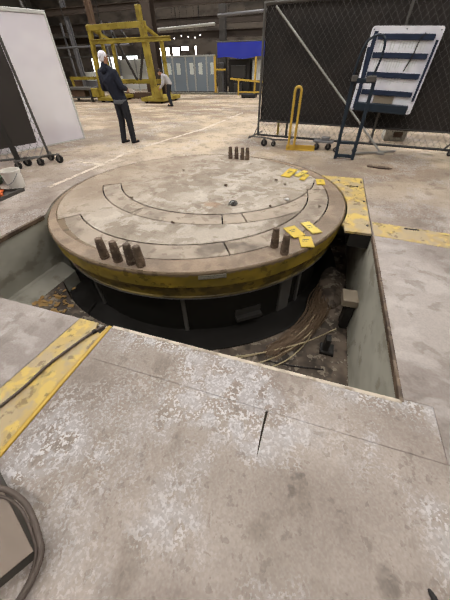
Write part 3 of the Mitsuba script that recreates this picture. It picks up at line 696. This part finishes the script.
def glove(x, y, rz, label, s=1.0, m='m_orange'):
    parts = [m3.Manifold.hull_points(np.array([(a, b, c) for a in (-.05, .05) for b in (-.04, .04) for c in (0, .035)]))]
    for k, (b, l) in enumerate(((-.032, .07), (-.011, .085), (.011, .08), (.032, .06))):
        parts.append(m3.Manifold.hull_points(np.vstack([trimesh.creation.icosphere(1, .014).vertices + (.04, b, .017), trimesh.creation.icosphere(1, .012).vertices + (.05 + l, b * 1.3, .014 + .01 * (k % 2))])))
    parts.append(m3.Manifold.hull_points(np.vstack([trimesh.creation.icosphere(1, .015).vertices + (-.01, .04, .018), trimesh.creation.icosphere(1, .012).vertices + (.04, .085, .015)])))
    parts.append(m3.Manifold.hull_points(np.array([(a, b, c) for a in (-.11, -.045) for b in (-.05, .05) for c in (0.0, .03)])))
    M = m3.Manifold.batch_boolean(parts, m3.OpType.Add); me = M.to_mesh(); t = trimesh.Trimesh(me.vert_properties[:, :3], me.tri_verts)
    tag(obj('work_glove', move(t, (x, y, .016), rz=rz, s=s * 1.3), m, smooth=50), label, 'glove', 'orange gloves in the tray')
glove(-3.32, -1.22, .4, 'orange work glove in the middle of the tray'); glove(-3.14, -1.06, 2.4, 'orange work glove at the right corner of the tray'); glove(-3.62, -1.25, -1.0, 'orange work glove farther left in the tray')
rag = trimesh.creation.icosphere(subdivisions=3, radius=1.0); rag.vertices *= [.13, .10, .07]; rag.vertices += (meshkit.fbm(rag.vertices * 14, 3)[:, None] - .5) * .07; rag.apply_translation((-3.34, -1.01, .07))
rag.vertices[:, 2] = np.maximum(rag.vertices[:, 2], .0125)
tag(obj('oily_rag', rag, 'm_rust', smooth=True), 'dark brown oily rag in the tray behind the orange gloves', 'rag')
rag = trimesh.creation.icosphere(subdivisions=3, radius=1.0); rag.vertices *= [.26, .2, .13]; rag.vertices += (meshkit.fbm(rag.vertices * 9, 3, 4)[:, None] - .5) * .12; rag.apply_translation((-3.82, -0.62, .11)); rag.vertices[:, 2] = np.maximum(rag.vertices[:, 2], .0005)
tag(obj('green_cloth', rag, 'm_green_cloth', smooth=True), 'crumpled dark green cloth behind the bucket at the left edge', 'cloth')

# ------------------------------------------------------------------ people
def blob(bones, ref=0.035, it=12):
    """bones: list of ((p, r), (q, r)) hulls of spheres joined into one smooth surface."""
    ico = trimesh.creation.icosphere(2, 1.0).vertices
    ms = [m3.Manifold.hull_points(np.vstack([ico * np.asarray(r) + np.asarray(p) for p, r in b])) for b in bones]
    M = m3.Manifold.batch_boolean(ms, m3.OpType.Add).refine_to_length(ref)
    me = M.to_mesh(); t = trimesh.Trimesh(me.vert_properties[:, :3].astype(float), me.tri_verts); t.merge_vertices()
    trimesh.smoothing.filter_taubin(t, lamb=.5, nu=.52, iterations=it); return t

def hand_bones(w, d, n, side):
    """Wrist w, direction d along the palm, n palm normal; fingers curl towards n; thumb on `side`."""
    d = np.array(d, float) / np.linalg.norm(d); n = np.array(n, float); n -= d * (n @ d); n /= np.linalg.norm(n); s = np.cross(d, n) * side
    w = np.array(w, float); out = [[(w, .026), (w + d * .035, (.030, .030, .024))], [(w + d * .03 + s * .022, .018), (w + d * .085 + s * .028, .014), (w + d * .085 - s * .03, .014), (w + d * .03 - s * .02, .018)]]
    for k, (o, l, c) in enumerate(((.030, .068, .5), (.010, .078, .65), (-.011, .073, .8), (-.031, .058, .95))):
        a = w + d * .085 + s * o; b = a + (d * math.cos(c * .6) + n * math.sin(c * .6)) * l * .5; e = b + (d * math.cos(c * 1.6) + n * math.sin(c * 1.6)) * l * .5
        out += [[(a, .0095), (b, .0088)], [(b, .0088), (e, .0078)]]
    a = w + d * .03 + s * .028; b = a + (d * .6 + s * .6 + n * .35) * .038; e = b + (d * .85 + s * .1 + n * .5) * .030
    return out + [[(a, .0125), (b, .0105)], [(b, .0105), (e, .009)]]

def person(origin, yaw, J, label, top_m, leg_m, cap, jacket, hem, hold=None):
    """J: joints in the body's frame (x forward, y to its left, z up)."""
    t = thing('person', label, 'person')
    c, s = math.cos(yaw), math.sin(yaw); A = np.array([[c, -s, 0], [s, c, 0], [0, 0, 1]]); O = np.array([origin[0], origin[1], 0.0])
    put = lambda m: trimesh.Trimesh(m.vertices @ A.T + O, m.faces, process=False)
    V = {k: np.array(v, float) for k, v in J.items()}
    up = (V['head'] - V['neck']); up /= np.linalg.norm(up); fw = V['face'] / np.linalg.norm(V['face']); lf = np.cross(up, fw); lf /= np.linalg.norm(lf); fw = np.cross(lf, up)
    H = V['head']
    hd = [[(H + up * .035 - fw * .012, (.082, .076, .088)), (H - up * .03 + fw * .015, (.068, .062, .07))], [(H - up * .07 + fw * .045, .036), (H - up * .02 + fw * .03, .055)],
          [(H + fw * .088 - up * .008, .012), (H + fw * .105 - up * .032, .014)], [(H + fw * .075 - up * .072 + lf * .014, .011), (H + fw * .075 - up * .072 - lf * .014, .011)],
          [(H + fw * .082 + up * .022 + lf * .032, .012), (H + fw * .082 + up * .022 - lf * .032, .012)]]
    for sd_ in (1, -1): hd.append([(H + lf * sd_ * .076 + up * .012 - fw * .008, (.010, .012, .026)), (H + lf * sd_ * .074 - up * .018, (.009, .010, .012))])
    bones = hd + [[(V['neck'], .058), (H - up * .05, .055)]]
    bones += [[(V['neck'] - up * .05, .06), (V['shL'], .05)], [(V['neck'] - up * .05, .06), (V['shR'], .05)], [(V['shL'], .06), (V['shR'], .06), (V['waist'], (.10, .13, .1))], [(V['waist'], (.10, .13, .1)), (V['hip'], (.105, .15, .1))]]
    for s_ in 'LR':
        bones += [[(V['sh' + s_], .05), (V['el' + s_], .038)], [(V['el' + s_], .038), (V['wr' + s_], .027)], [(V['th' + s_], .082), (V['kn' + s_], .052)], [(V['kn' + s_], .05), (V['an' + s_], .036)],
                  [(V['an' + s_], .036), (V['an' + s_] + (.10, 0, -.045), .03)]]
        d = V['wr' + s_] - V['el' + s_]
        bones += hand_bones(V['wr' + s_], d, (0.1, 0.9 if s_ == 'R' else -0.9, -.35), 1 if s_ == 'L' else -1)
    obj('body', put(blob(bones, .016, 6)), 'm_skin', t, smooth=True)
    for sd_ in (1, -1):
        obj('eye', put(move(trimesh.creation.icosphere(2, .011), H + fw * .086 + lf * sd_ * .031 + up * .006)), 'm_paper', t, smooth=True)
    j = [[(V['neck'] - up * .02, .066), (V['shL'], .068)], [(V['neck'] - up * .02, .066), (V['shR'], .068)], [(V['shL'], .078), (V['shR'], .078), (V['chest'], (.17, .205, .12))], [(V['chest'], (.17, .205, .12)), (V['waist'], (.16, .19, .12))], [(V['waist'], (.16, .19, .12)), (V['hip'], (.15, .185, .07))]]
    if jacket: j += [[(V['neck'] + up * .015 - fw * .035, .062), (V['neck'] - up * .07 - fw * .07, .075)], [(V['neck'] + up * .01 + lf * .05, .035), (V['neck'] + up * .01 - lf * .05, .035), (V['neck'] - up * .03 + fw * .04, .04)]]
    for s_ in 'LR':
        w = V['wr' + s_]; e = V['el' + s_]
        j += [[(V['sh' + s_], .080), (e, .066)], [(e, .066), (w + (e - w) * .10, .048)]]
    obj('jacket' if jacket else 'shirt', put(blob(j, .03, 8)), top_m, t, smooth=True)
    if hem: obj('shirt_hem', put(blob([[(V['hip'] + (0, 0, -.02), (.148, .185, .05)), (V['hip'] + (0, 0, -.085), (.145, .182, .03))]], .03, 4)), hem, t, smooth=True)
    l = [[(V['hip'], (.118, .162, .08)), (V['thL'], .095), (V['thR'], .095)]]
    for s_ in 'LR': l += [[(V['th' + s_], .105), (V['kn' + s_], .080)], [(V['kn' + s_], .080), (V['an' + s_] + (0, 0, -.025), .066)]]
    obj('trousers', put(blob(l, .03, 8)), leg_m, t, smooth=True)
    for s_ in 'LR':
        a = V['an' + s_]; sh_ = blob([[((a[0] - .045, a[1], .035), .036), ((a[0] + .07, a[1], .035), (.05, .042, .034)), ((a[0] + .15, a[1], .026), (.045, .04, .026))], [((a[0] - .01, a[1], .05), .042), ((a[0] - .01, a[1], a[2]), .04)]], .02, 4)
        sh_.vertices[:, 2] = np.maximum(sh_.vertices[:, 2], .002)
        obj('shoe', put(sh_), 'm_shoe', t, smooth=True)
    if cap:
        kc = obj('cap', put(blob([[(H + up * .06 - fw * .012, (.094, .088, .07)), (H + up * .02 - fw * .03, (.088, .086, .06))], [(H - up * .03 - fw * .055, (.05, .07, .04)), (H + up * .02 - fw * .035, (.07, .08, .05))]], .02, 5)), 'm_cap', t, smooth=True)
        obj('brim', put(blob([[(H + up * .055 + fw * .075, (.02, .05, .008)), (H + up * .048 + fw * .10, (.02, .045, .007))]], .02, 2)), 'm_cap', kc, smooth=True)
    else:
        obj('hair', put(blob([[(H + up * .05 - fw * .015, (.09, .084, .075)), (H + up * .0 - fw * .045, (.06, .076, .06))]], .02, 4)), 'm_hair', t, smooth=True)
    return t, put

J1 = dict(head=(-.07, .10, 1.68), face=(1, -.25, -.2), neck=(-.075, .09, 1.54), shL=(-.065, .30, 1.43), shR=(-.05, -.12, 1.42), chest=(-.055, .075, 1.30), waist=(.0, .02, 1.10), hip=(.02, -.03, .95),
          elL=(-.03, .37, 1.15), elR=(-.03, -.24, 1.17), wrL=(.19, .16, 1.13), wrR=(.17, -.16, 1.13), thL=(.02, .06, .86), thR=(.03, -.125, .86), knL=(.03, .085, .49), knR=(.06, -.15, .49), anL=(-.03, .11, .095), anR=(.05, -.17, .095))
PX, PY, PYAW = -3.20, 2.79, math.radians(78)
t1, put1 = person((PX, PY), PYAW, J1, 'person in white cap, dark navy jacket and dark trousers standing with back half turned', 'm_navy_cloth', 'm_jeans', True, True, 'm_hem')
pp = thing('white_paper', 'folded white paper held in the hands of the person in the navy jacket', 'paper')
pm = cat(move(box(-.055, .055, -.085, .085, -.002, .002), (.30, -.19, 1.10), ry=.5), move(box(-.055, .055, -.085, .085, -.002, .002), (.29, -.19, 1.08), ry=.9))
obj('sheet', put1(pm), 'm_paper', pp)
J2 = dict(head=(.33, 0, 1.25), face=(1, .2, -.8), neck=(.24, 0, 1.16), shL=(.19, .18, 1.10), shR=(.19, -.18, 1.10), chest=(.14, 0, 1.06), waist=(.05, 0, .95), hip=(-.03, 0, .84),
          elL=(.24, .25, .84), elR=(.24, -.25, .84), wrL=(.38, .13, .70), wrR=(.38, -.13, .70), thL=(-.02, .09, .77), thR=(-.02, -.09, .77), knL=(.05, .10, .44), knR=(.05, -.10, .44), anL=(-.04, .11, .095), anR=(-.03, -.11, .095))
person((-5.58, 10.05), math.radians(205), J2, 'person in pale grey shirt and dark trousers bending forward far off beside the yellow gantry', 'm_shirt_grey', 'm_jeans', False, False, None)

# ------------------------------------------------------------------ gantry crane
ga = thing('gantry_crane', 'yellow portal gantry crane standing behind the person in the navy jacket', 'gantry')
yg = 11.0
obj('leg', bar((-10.12, yg, .22), (-9.86, yg, 2.95), .16, .20, ch=.01), 'm_old_yellow', ga)
obj('leg', bar((-9.72, yg + .5, .22), (-9.72, yg + .5, 2.85), .12, .14, ch=.01), 'm_old_yellow', ga)
obj('leg', bar((-6.88, yg, .22), (-7.02, yg, 2.95), .29, .24, ch=.01), 'm_old_yellow', ga)
obj('leg', bar((-6.9, yg + 1.6, .22), (-7.0, yg + 1.6, 2.4), .14, .16, ch=.01), 'm_old_yellow', ga)
obj('leg', bar((-10.0, yg + 1.6, .22), (-9.9, yg + 1.6, 2.4), .14, .16, ch=.01), 'm_old_yellow', ga)
obj('top_beam', bar((-10.0, yg, 2.83), (-6.85, yg, 2.86), .20, .20, ch=.01), 'm_old_yellow', ga)
obj('tie_beam', bar((-9.86, yg, 2.84), (-9.86, yg + 1.6, 2.40), .12, .12, ch=.01), 'm_old_yellow', ga)
obj('tie_beam', bar((-7.0, yg, 2.84), (-7.0, yg + 1.6, 2.40), .12, .12, ch=.01), 'm_old_yellow', ga)
obj('runway_beam', cat(box(-9.8, -5.6, yg - .25, yg - .12, 2.40, 2.44, .006), box(-9.8, -5.6, yg - .20, yg - .17, 2.31, 2.40), box(-9.8, -5.6, yg - .25, yg - .12, 2.27, 2.31, .006)), 'm_old_yellow', ga)
obj('lower_beam', box(-9.9, -7.0, yg + 1.52, yg + 1.66, .70, .90, .01), 'm_old_yellow', ga)
obj('hoist_block', box(-7.18, -6.98, yg - .12, yg + .12, 2.955, 3.45, .02), 'm_old_yellow', ga)
for xa, xb, za, zb in ((-9.2, -8.3, 2.7, .9), (-7.4, -8.1, 2.7, .9), (-8.7, -8.2, 2.75, 2.2)):
    obj('brace', bar((xa, yg + .8, za), (xb, yg + .8, zb), .09, .09), 'm_dark_steel', ga)
for x0, x1 in ((-10.35, -9.35), (-7.65, -6.35)):
    e = obj('end_truck', box(x0, x1, yg - .20, yg + 1.8, .08, .24, .02), 'm_old_yellow', ga)
    for xx in (x0 + .2, x1 - .2):
        for yy in (yg - .02, yg + 1.6):
            obj('wheel', move(move(trimesh.creation.cylinder(.10, .08, sections=20), rx=math.pi / 2), (xx, yy, .10)), 'm_rubber', e, smooth=30)
obj('motor_box', box(-6.70, -6.42, yg - .35, yg - .05, .25, .72, .02), 'm_old_yellow', ga)
obj('motor_box', box(-10.55, -10.15, yg - .3, yg - .05, .25, .62, .02), 'm_old_yellow', ga)
obj('mast', cat(bar((-9.78, yg + .2, 2.95), (-9.78, yg + .2, 5.4), .24, .22)), 'm_brown', ga)

# ------------------------------------------------------------------ back of the hall
def column(x, y, w, h, label, m='m_column'):
    t = thing('steel_column', label, 'column')
    obj('flange', box(x - w / 2, x + w / 2, y - w / 2, y - w / 2 + .03, 0, h), m, t); obj('flange', box(x - w / 2, x + w / 2, y + w / 2 - .03, y + w / 2, 0, h), m, t)
    obj('web', box(x - .02, x + .02, y - w / 2 + .03, y + w / 2 - .03, 0, h), m, t)
    obj('base_plate', box(x - w / 2 - .08, x + w / 2 + .08, y - w / 2 - .08, y + w / 2 + .08, 0, .03), m, t)
column(-7.95, 13.4, .50, CEIL, 'dark brown steel column right behind the yellow gantry leg', 'm_beam')
column(-5.25, 17.2, .36, CEIL, 'dark grey steel column left of the blue tarp', 'm_column')
column(-14.6, 15.2, .22, CEIL, 'slim pale grey steel column in the left background', 'm_grey_steel')
lp = thing('leaning_pole', 'grey steel pole leaning behind the white partition', 'pole')
obj('pole', tube([(-13.6, 11.9, 0), (-14.6, 12.1, 4.3)], .07, 10), 'm_column', lp, smooth=40)
obj('foot', box(-13.75, -13.45, 11.78, 12.05, 0, .03), 'm_column', lp)

wb = struct(obj('wall_back', box(X0, X1, Y1, Y1 + .3, 0, CEIL), 'm_back_wall'))
struct(obj('wall_left', box(X0 - .3, X0, Y0, Y1 + .3, 0, CEIL), 'm_wall'))
struct(obj('wall_right', box(X1, X1 + .3, Y0, Y1 + .3, 0, CEIL), 'm_wall'))
struct(obj('wall_front', box(X0, X1, Y0 - .3, Y0, 0, CEIL), 'm_wall'))
struct(obj('ceiling', box(X0 - .3, X1 + .3, Y0 - .3, Y1 + .3, CEIL, CEIL + .2), 'm_ceiling'))

# windows in the far wall
def window(i, x, z0, z1, w, L=(11, 10.2, 8.6)):
    k = key_of(f'window_{i}'); labels[k] = {'kind': 'structure'}
    y = Y1 - .001
    scene[k + '__pane'] = {**ply(trimesh.Trimesh([(x, y - .02, z0), (x + w, y - .02, z0), (x + w, y - .02, z1), (x, y - .02, z1)], [(0, 1, 2), (0, 2, 3)], process=False), lamp_bsdf()), 'emitter': emit(L)}
    obj('frame', cat(box(x - .05, x, y - .06, y, z0 - .05, z1 + .05), box(x + w, x + w + .05, y - .06, y, z0 - .05, z1 + .05), box(x, x + w, y - .06, y, z1, z1 + .05), box(x, x + w, y - .06, y, z0 - .05, z0)), 'm_beam', k)
wi = 1
for x, w, z0, z1 in ((-13.4, .55, 1.8, 2.45), (-12.55, .38, 1.85, 2.4), (-11.9, .34, 1.9, 2.4), (-11.3, .62, 1.85, 2.42), (-10.5, .6, 2.2, 2.45), (-9.35, .16, 1.95, 2.45)):
    window(wi, x, z0, z1, w); wi += 1
for x, w, z0, z1 in ((-19.4, 1.0, .9, 1.9), (-17.6, 1.4, .9, 2.0), (-15.8, 1.2, 1.0, 2.0)):
    window(wi, x, z0, z1, w, (1.8, 1.9, 1.8)); wi += 1

# office partition of blue grey panels
op = thing('office_partition', 'blue grey office partition with small windows against the far end', 'partition')
xs = [-9.6, -8.35, -7.45, -6.85, -6.05, -5.55]
for a, b in zip(xs[:-1], xs[1:]):
    p = obj('panel', box(a + .04, b - .04, 16.3, 16.36, .12, 1.78), 'm_booth', op)
    for q in ([(a + .25, .18)] if b - a < 1 else [(a + .30, .16), (a + .78, .24)]):
        obj('window_pane', box(q[0], q[0] + q[1] + .08, 16.285, 16.302, .95, 1.50), 'm_glass_grey', p)
for x in xs + [-10.25]: obj('post', box(x - .045, x + .045, 16.27, 16.38, .0, 1.82), 'm_booth_frame', op)
obj('head_rail', box(-10.3, -5.5, 16.27, 16.38, 1.78, 1.86), 'm_booth_frame', op); obj('sill', box(-9.6, -5.5, 16.25, 16.40, 0, .12), 'm_dull_steel', op)
tag(obj('pale_panel', box(-10.2, -9.66, 16.3, 16.35, .05, 1.76), 'm_pale', op), 'white end panel')
cbk = thing('grey_cabinet', 'grey metal cabinet between the office partition and the blue tarp', 'cabinet')
obj('body', box(-5.40, -5.12, 16.5, 16.9, 0.0, 1.5, .01), 'm_grey_steel', cbk)
obj('door', box(-5.38, -5.14, 16.48, 16.5, .1, 1.45), 'm_dull_steel', cbk)
kb = thing('low_kerb', 'long low grey platform edge along the far end of the floor', 'kerb')
obj('edge', box(-9.9, -2.2, 15.55, 15.95, 0, .10, .01), 'm_concrete', kb); obj('nosing', box(-9.9, -2.2, 15.52, 15.56, .07, .11), 'm_dull_steel', kb)

# blue tarp and what stands under it
bt = thing('blue_tarp', 'bright blue tarp hung across the opening at the far end', 'tarp')
nx, nz = 40, 12; XX, ZZ = np.meshgrid(np.linspace(-5.2, -1.6, nx), np.linspace(1.68, 2.34, nz)); P = np.stack([XX, 0 * XX, ZZ], -1)
ZZ = ZZ - .05 * np.sin(3 * XX) * (ZZ < 1.75); YY = 15.9 + .10 * meshkit.fbm(P * [2.2, 1, 1.2], 3, 2)
obj('sheet', sheet(XX, YY, ZZ), 'm_blue_tarp', bt, smooth=True)
obj('hanging_rail', tube([(-5.25, 15.97, 2.37), (-1.5, 15.97, 2.37)], .03, 8), 'm_dull_steel', bt, smooth=40)
for x in (-5.15, -1.55): obj('support_post', box(x - .03, x + .03, 15.96, 16.02, 0, 2.38), 'm_column', bt)
mc = thing('dark_machine', 'large black machine under the blue tarp', 'machine')
obj('housing', box(-4.7, -3.35, 16.5, 17.6, .0, 1.65, .03), 'm_black_steel', mc); obj('hood', box(-4.5, -3.6, 16.35, 16.5, .75, 1.35, .02), 'm_dark_steel', mc); obj('pedestal', box(-4.3, -3.8, 16.3, 16.5, 0, .5, .02), 'm_dark_steel', mc)
gb = thing('control_cabinet', 'pale grey control cabinet under the right end of the blue tarp', 'cabinet')
obj('body', box(-3.25, -2.65, 16.6, 17.1, .6, 1.6, .01), 'm_grey_steel', gb); obj('door', box(-3.2, -2.7, 16.57, 16.6, .65, 1.55), 'm_pale', gb); obj('stand', box(-3.15, -2.75, 16.65, 17.05, 0, .6), 'm_dark_steel', gb)
def rail(P, label):
    t = thing('guard_rail', label, 'guard rail'); return t
gr = rail(0, 'yellow guard rail post with short arm left of the black machine')
obj('post', box(-5.33, -5.23, 15.62, 15.72, .102, 1.80), 'm_yellow', gr); obj('rail', box(-5.23, -4.62, 15.63, 15.70, 1.14, 1.22), 'm_yellow', gr); obj('base_plate', box(-5.4, -5.16, 15.58, 15.76, .101, .12), 'm_yellow', gr)
gr = rail(0, 'yellow guard rail with sloping bar below the blue tarp at right')
obj('post', box(-2.78, -2.69, 15.3, 15.39, 0, 1.72), 'm_yellow', gr); obj('rail', bar((-4.2, 15.25, .78), (-1.7, 15.25, .58), .07, .09), 'm_yellow', gr); obj('post', box(-3.75, -3.68, 15.28, 15.36, 0, .72), 'm_yellow', gr); obj('rail', bar((-3.75, 15.32, .16), (-1.7, 15.32, .16), .06, .07), 'm_yellow', gr)
ds = thing('dark_skid', 'low black skid on the floor beside the fence post at the far end', 'skid')
obj('base', box(-3.15, -2.35, 13.9, 14.4, .02, .16, .02), 'm_black_steel', ds); obj('runner', cat(box(-3.1, -3.0, 13.85, 14.45, 0, .05), box(-2.5, -2.4, 13.85, 14.45, 0, .05)), 'm_black_steel', ds)

# overhead beams, pipes and small lamps under the roof
def beam(x0, x1, y, z, h, label, m='m_beam', slope=0.0):
    t = thing('overhead_beam', label, 'beam')
    for zz, hh, w in ((z, .03, .24), (z + h - .03, .03, .24)): obj('flange', bar((x0, y, zz + hh / 2), (x1, y, zz + hh / 2 + slope), w, hh), m, t)
    obj('web', bar((x0, y, z + h / 2), (x1, y, z + h / 2 + slope), .03, h - .06), m, t)
beam(-23.9, 13.9, 17.6, 2.62, .34, 'lowest brown overhead beam across the far end')
beam(-23.9, 13.9, 19.5, 3.35, .40, 'second brown overhead beam above the far end')
beam(-23.9, 13.9, 15.0, 3.75, .30, 'uppermost overhead beam nearest in the background')
def pipe(P, r, label, m):
    t = thing('overhead_pipe', label, 'pipe'); obj('pipe', tube(P, r, 10), m, t, smooth=True)
    for k in (0.2, 0.5, 0.8):
        q = np.array(P[0]) * (1 - k) + np.array(P[-1]) * k; obj('hanger', bar(q + (0, 0, r), (q[0], q[1], CEIL), .03, .03), 'm_dark_steel', t)
pipe([(-10.2, 16.2, 2.98), (-5.4, 16.2, 3.12)], .07, 'pale overhead pipe above the office partition', 'm_pale')
pipe([(-5.2, 16.2, 3.42), (-2.0, 16.2, 3.50)], .08, 'grey overhead pipe above the blue tarp', 'm_grey_steel')
pipe([(-18.0, 14.2, 2.30), (-9.9, 14.2, 2.36)], .05, 'slim grey overhead pipe behind the left side of the gantry', 'm_grey_steel')
for k, x in enumerate((-8.35, -7.85, -7.4, -6.95, -6.6)):
    t = thing('small_lamp', ['leftmost', 'second from left', 'middle', 'second from right', 'rightmost'][k] + ' of the small white lamps hanging in the dark above the office partition', 'lamp', 'small lamps above the office partition')
    z = 2.64 + .05 * ((k * 2) % 3)
    s_ = obj('bulb', move(trimesh.creation.icosphere(1, .035), (x, 16.9, z)), lamp_bsdf(), t); scene[s_]['emitter'] = emit((4, 3.8, 3.4))
    obj('cord', bar((x, 16.9, z + .03), (x, 16.9, CEIL), .012, .012), 'm_black_steel', t)

# left background clutter
rk = thing('storage_rack', 'grey storage rack with shelves in the left background', 'rack')
for x in (-18.4, -16.4, -13.2):
    for y in (16.6, 17.5): obj('upright', box(x - .05, x + .05, y - .05, y + .05, 0, 3.6), 'm_grey_steel', rk)
for z in (.55, 1.9, 2.9): obj('shelf', box(-18.45, -13.15, 16.55, 17.55, z, z + .08), 'm_dull_steel', rk)
for x, w, z, h, m, l in ((-18.0, .9, 0, .6, 'm_pale', 'white crate on the floor before the storage rack'), (-16.1, .8, 0, .7, 'm_brown', 'brown crate on the floor before the storage rack'), (-14.9, .9, 0, .7, 'm_grey_steel', 'grey crate on the floor before the storage rack'), (-14.9, .8, .7005, .45, 'm_pale', 'white crate stacked on the grey crate before the storage rack'), (-12.9, .7, 0, .9, 'm_pale', 'tall pale crate right of the storage rack')):
    t = thing('crate', l, 'crate', 'crates before the storage rack'); obj('body', box(x, x + w, 15.6, 16.2, z, z + h - .05, .01), m, t); obj('lid', box(x - .02, x + w + .02, 15.58, 16.22, z + h - .05, z + h, .01), m, t)
wt = thing('work_bench', 'low steel work bench in front of the gantry at the left', 'bench')
obj('top', box(-12.6, -10.75, 10.9, 11.9, .52, .62, .01), 'm_dull_steel', wt); obj('shelf', box(-12.5, -10.85, 11.0, 11.8, .16, .22), 'm_dull_steel', wt)
for x in (-12.5, -10.85):
    for y in (11.0, 11.8): obj('leg', box(x - .05, x + .05, y - .05, y + .05, 0, .52), 'm_dark_steel', wt)
t = thing('brown_crate', 'brown wooden crate under the work bench by the white partition', 'crate'); obj('body', box(-12.2, -11.3, 11.05, 11.7, .2205, .50, .01), 'm_brown', t); obj('batten', box(-12.22, -11.28, 11.03, 11.05, .32, .40), 'm_brown', t)
t = thing('barrier_rail', 'yellow barrier rail behind the work bench', 'barrier'); obj('rail', box(-13.4, -10.6, 12.6, 12.7, .88, 1.02), 'm_old_yellow', t)
for x in (-13.3, -10.7): obj('post', box(x - .05, x + .05, 12.6, 12.7, 0, .88), 'm_old_yellow', t)
t = thing('white_screen', 'pale free standing screen panels seen through the gantry', 'screen')
for a in (-13.4, -12.1, -10.8): obj('panel', box(a, a + 1.2, 18.0, 18.06, .1, 1.75), 'm_pale', t)
for a in (-13.45, -12.15, -10.85, -9.55): obj('post', box(a - .04, a + .04, 17.98, 18.08, 0, 1.8), 'm_booth_frame', t)
t = thing('steel_stack', 'stack of dark steel bars lying on the floor beneath the gantry', 'steel bars')
for k in range(5): obj('bar', box(-10.2, -8.3, 12.9 + .16 * (k % 3), 13.02 + .16 * (k % 3), .0 + .14 * (k // 3), .14 + .14 * (k // 3), .01), 'm_brown', t)
t = thing('parts_bin', 'brown parts bin on a pallet seen through the gantry', 'bin'); obj('bin', box(-9.0, -7.8, 13.8, 14.6, .16, .7, .02), 'm_brown', t); obj('pallet', box(-9.1, -7.7, 13.75, 14.65, 0, .16), 'm_wood', t)

# things behind the right fence, seen through the bottom mesh
t = thing('white_crate', 'white crate behind the right fence seen through the mesh', 'crate'); obj('body', box(3.2, 3.7, 4.55, 5.0, .0, .30, .01), 'm_pale', t); obj('label_patch', box(3.4, 3.6, 4.54, 4.551, .08, .2), 'm_brown', t)

# ------------------------------------------------------------------ ceiling lamps
for i, (x, y) in enumerate(LAMP_SPOTS):
    t = thing('ceiling_lamp', 'long white strip lamp on the ceiling of the hall', 'lamp', 'strip lamps on the ceiling')
    z = CEIL - .10
    k = key_of('diffuser', t)
    scene[k] = {**ply(trimesh.Trimesh([(x - 1.2, y - .3, z), (x - 1.2, y + .3, z), (x + 1.2, y + .3, z), (x + 1.2, y - .3, z)], [(0, 1, 2), (0, 2, 3)], process=False), lamp_bsdf()), 'emitter': emit([LAMP * c for c in LAMP_RGB])}
    obj('housing', cat(box(x - 1.24, x + 1.24, y - .34, y - .3, z - .01, CEIL), box(x - 1.24, x + 1.24, y + .3, y + .34, z - .01, CEIL), box(x - 1.24, x - 1.2, y - .3, y + .3, z - .01, CEIL), box(x + 1.2, x + 1.24, y - .3, y + .3, z - .01, CEIL)), 'm_pale', t)
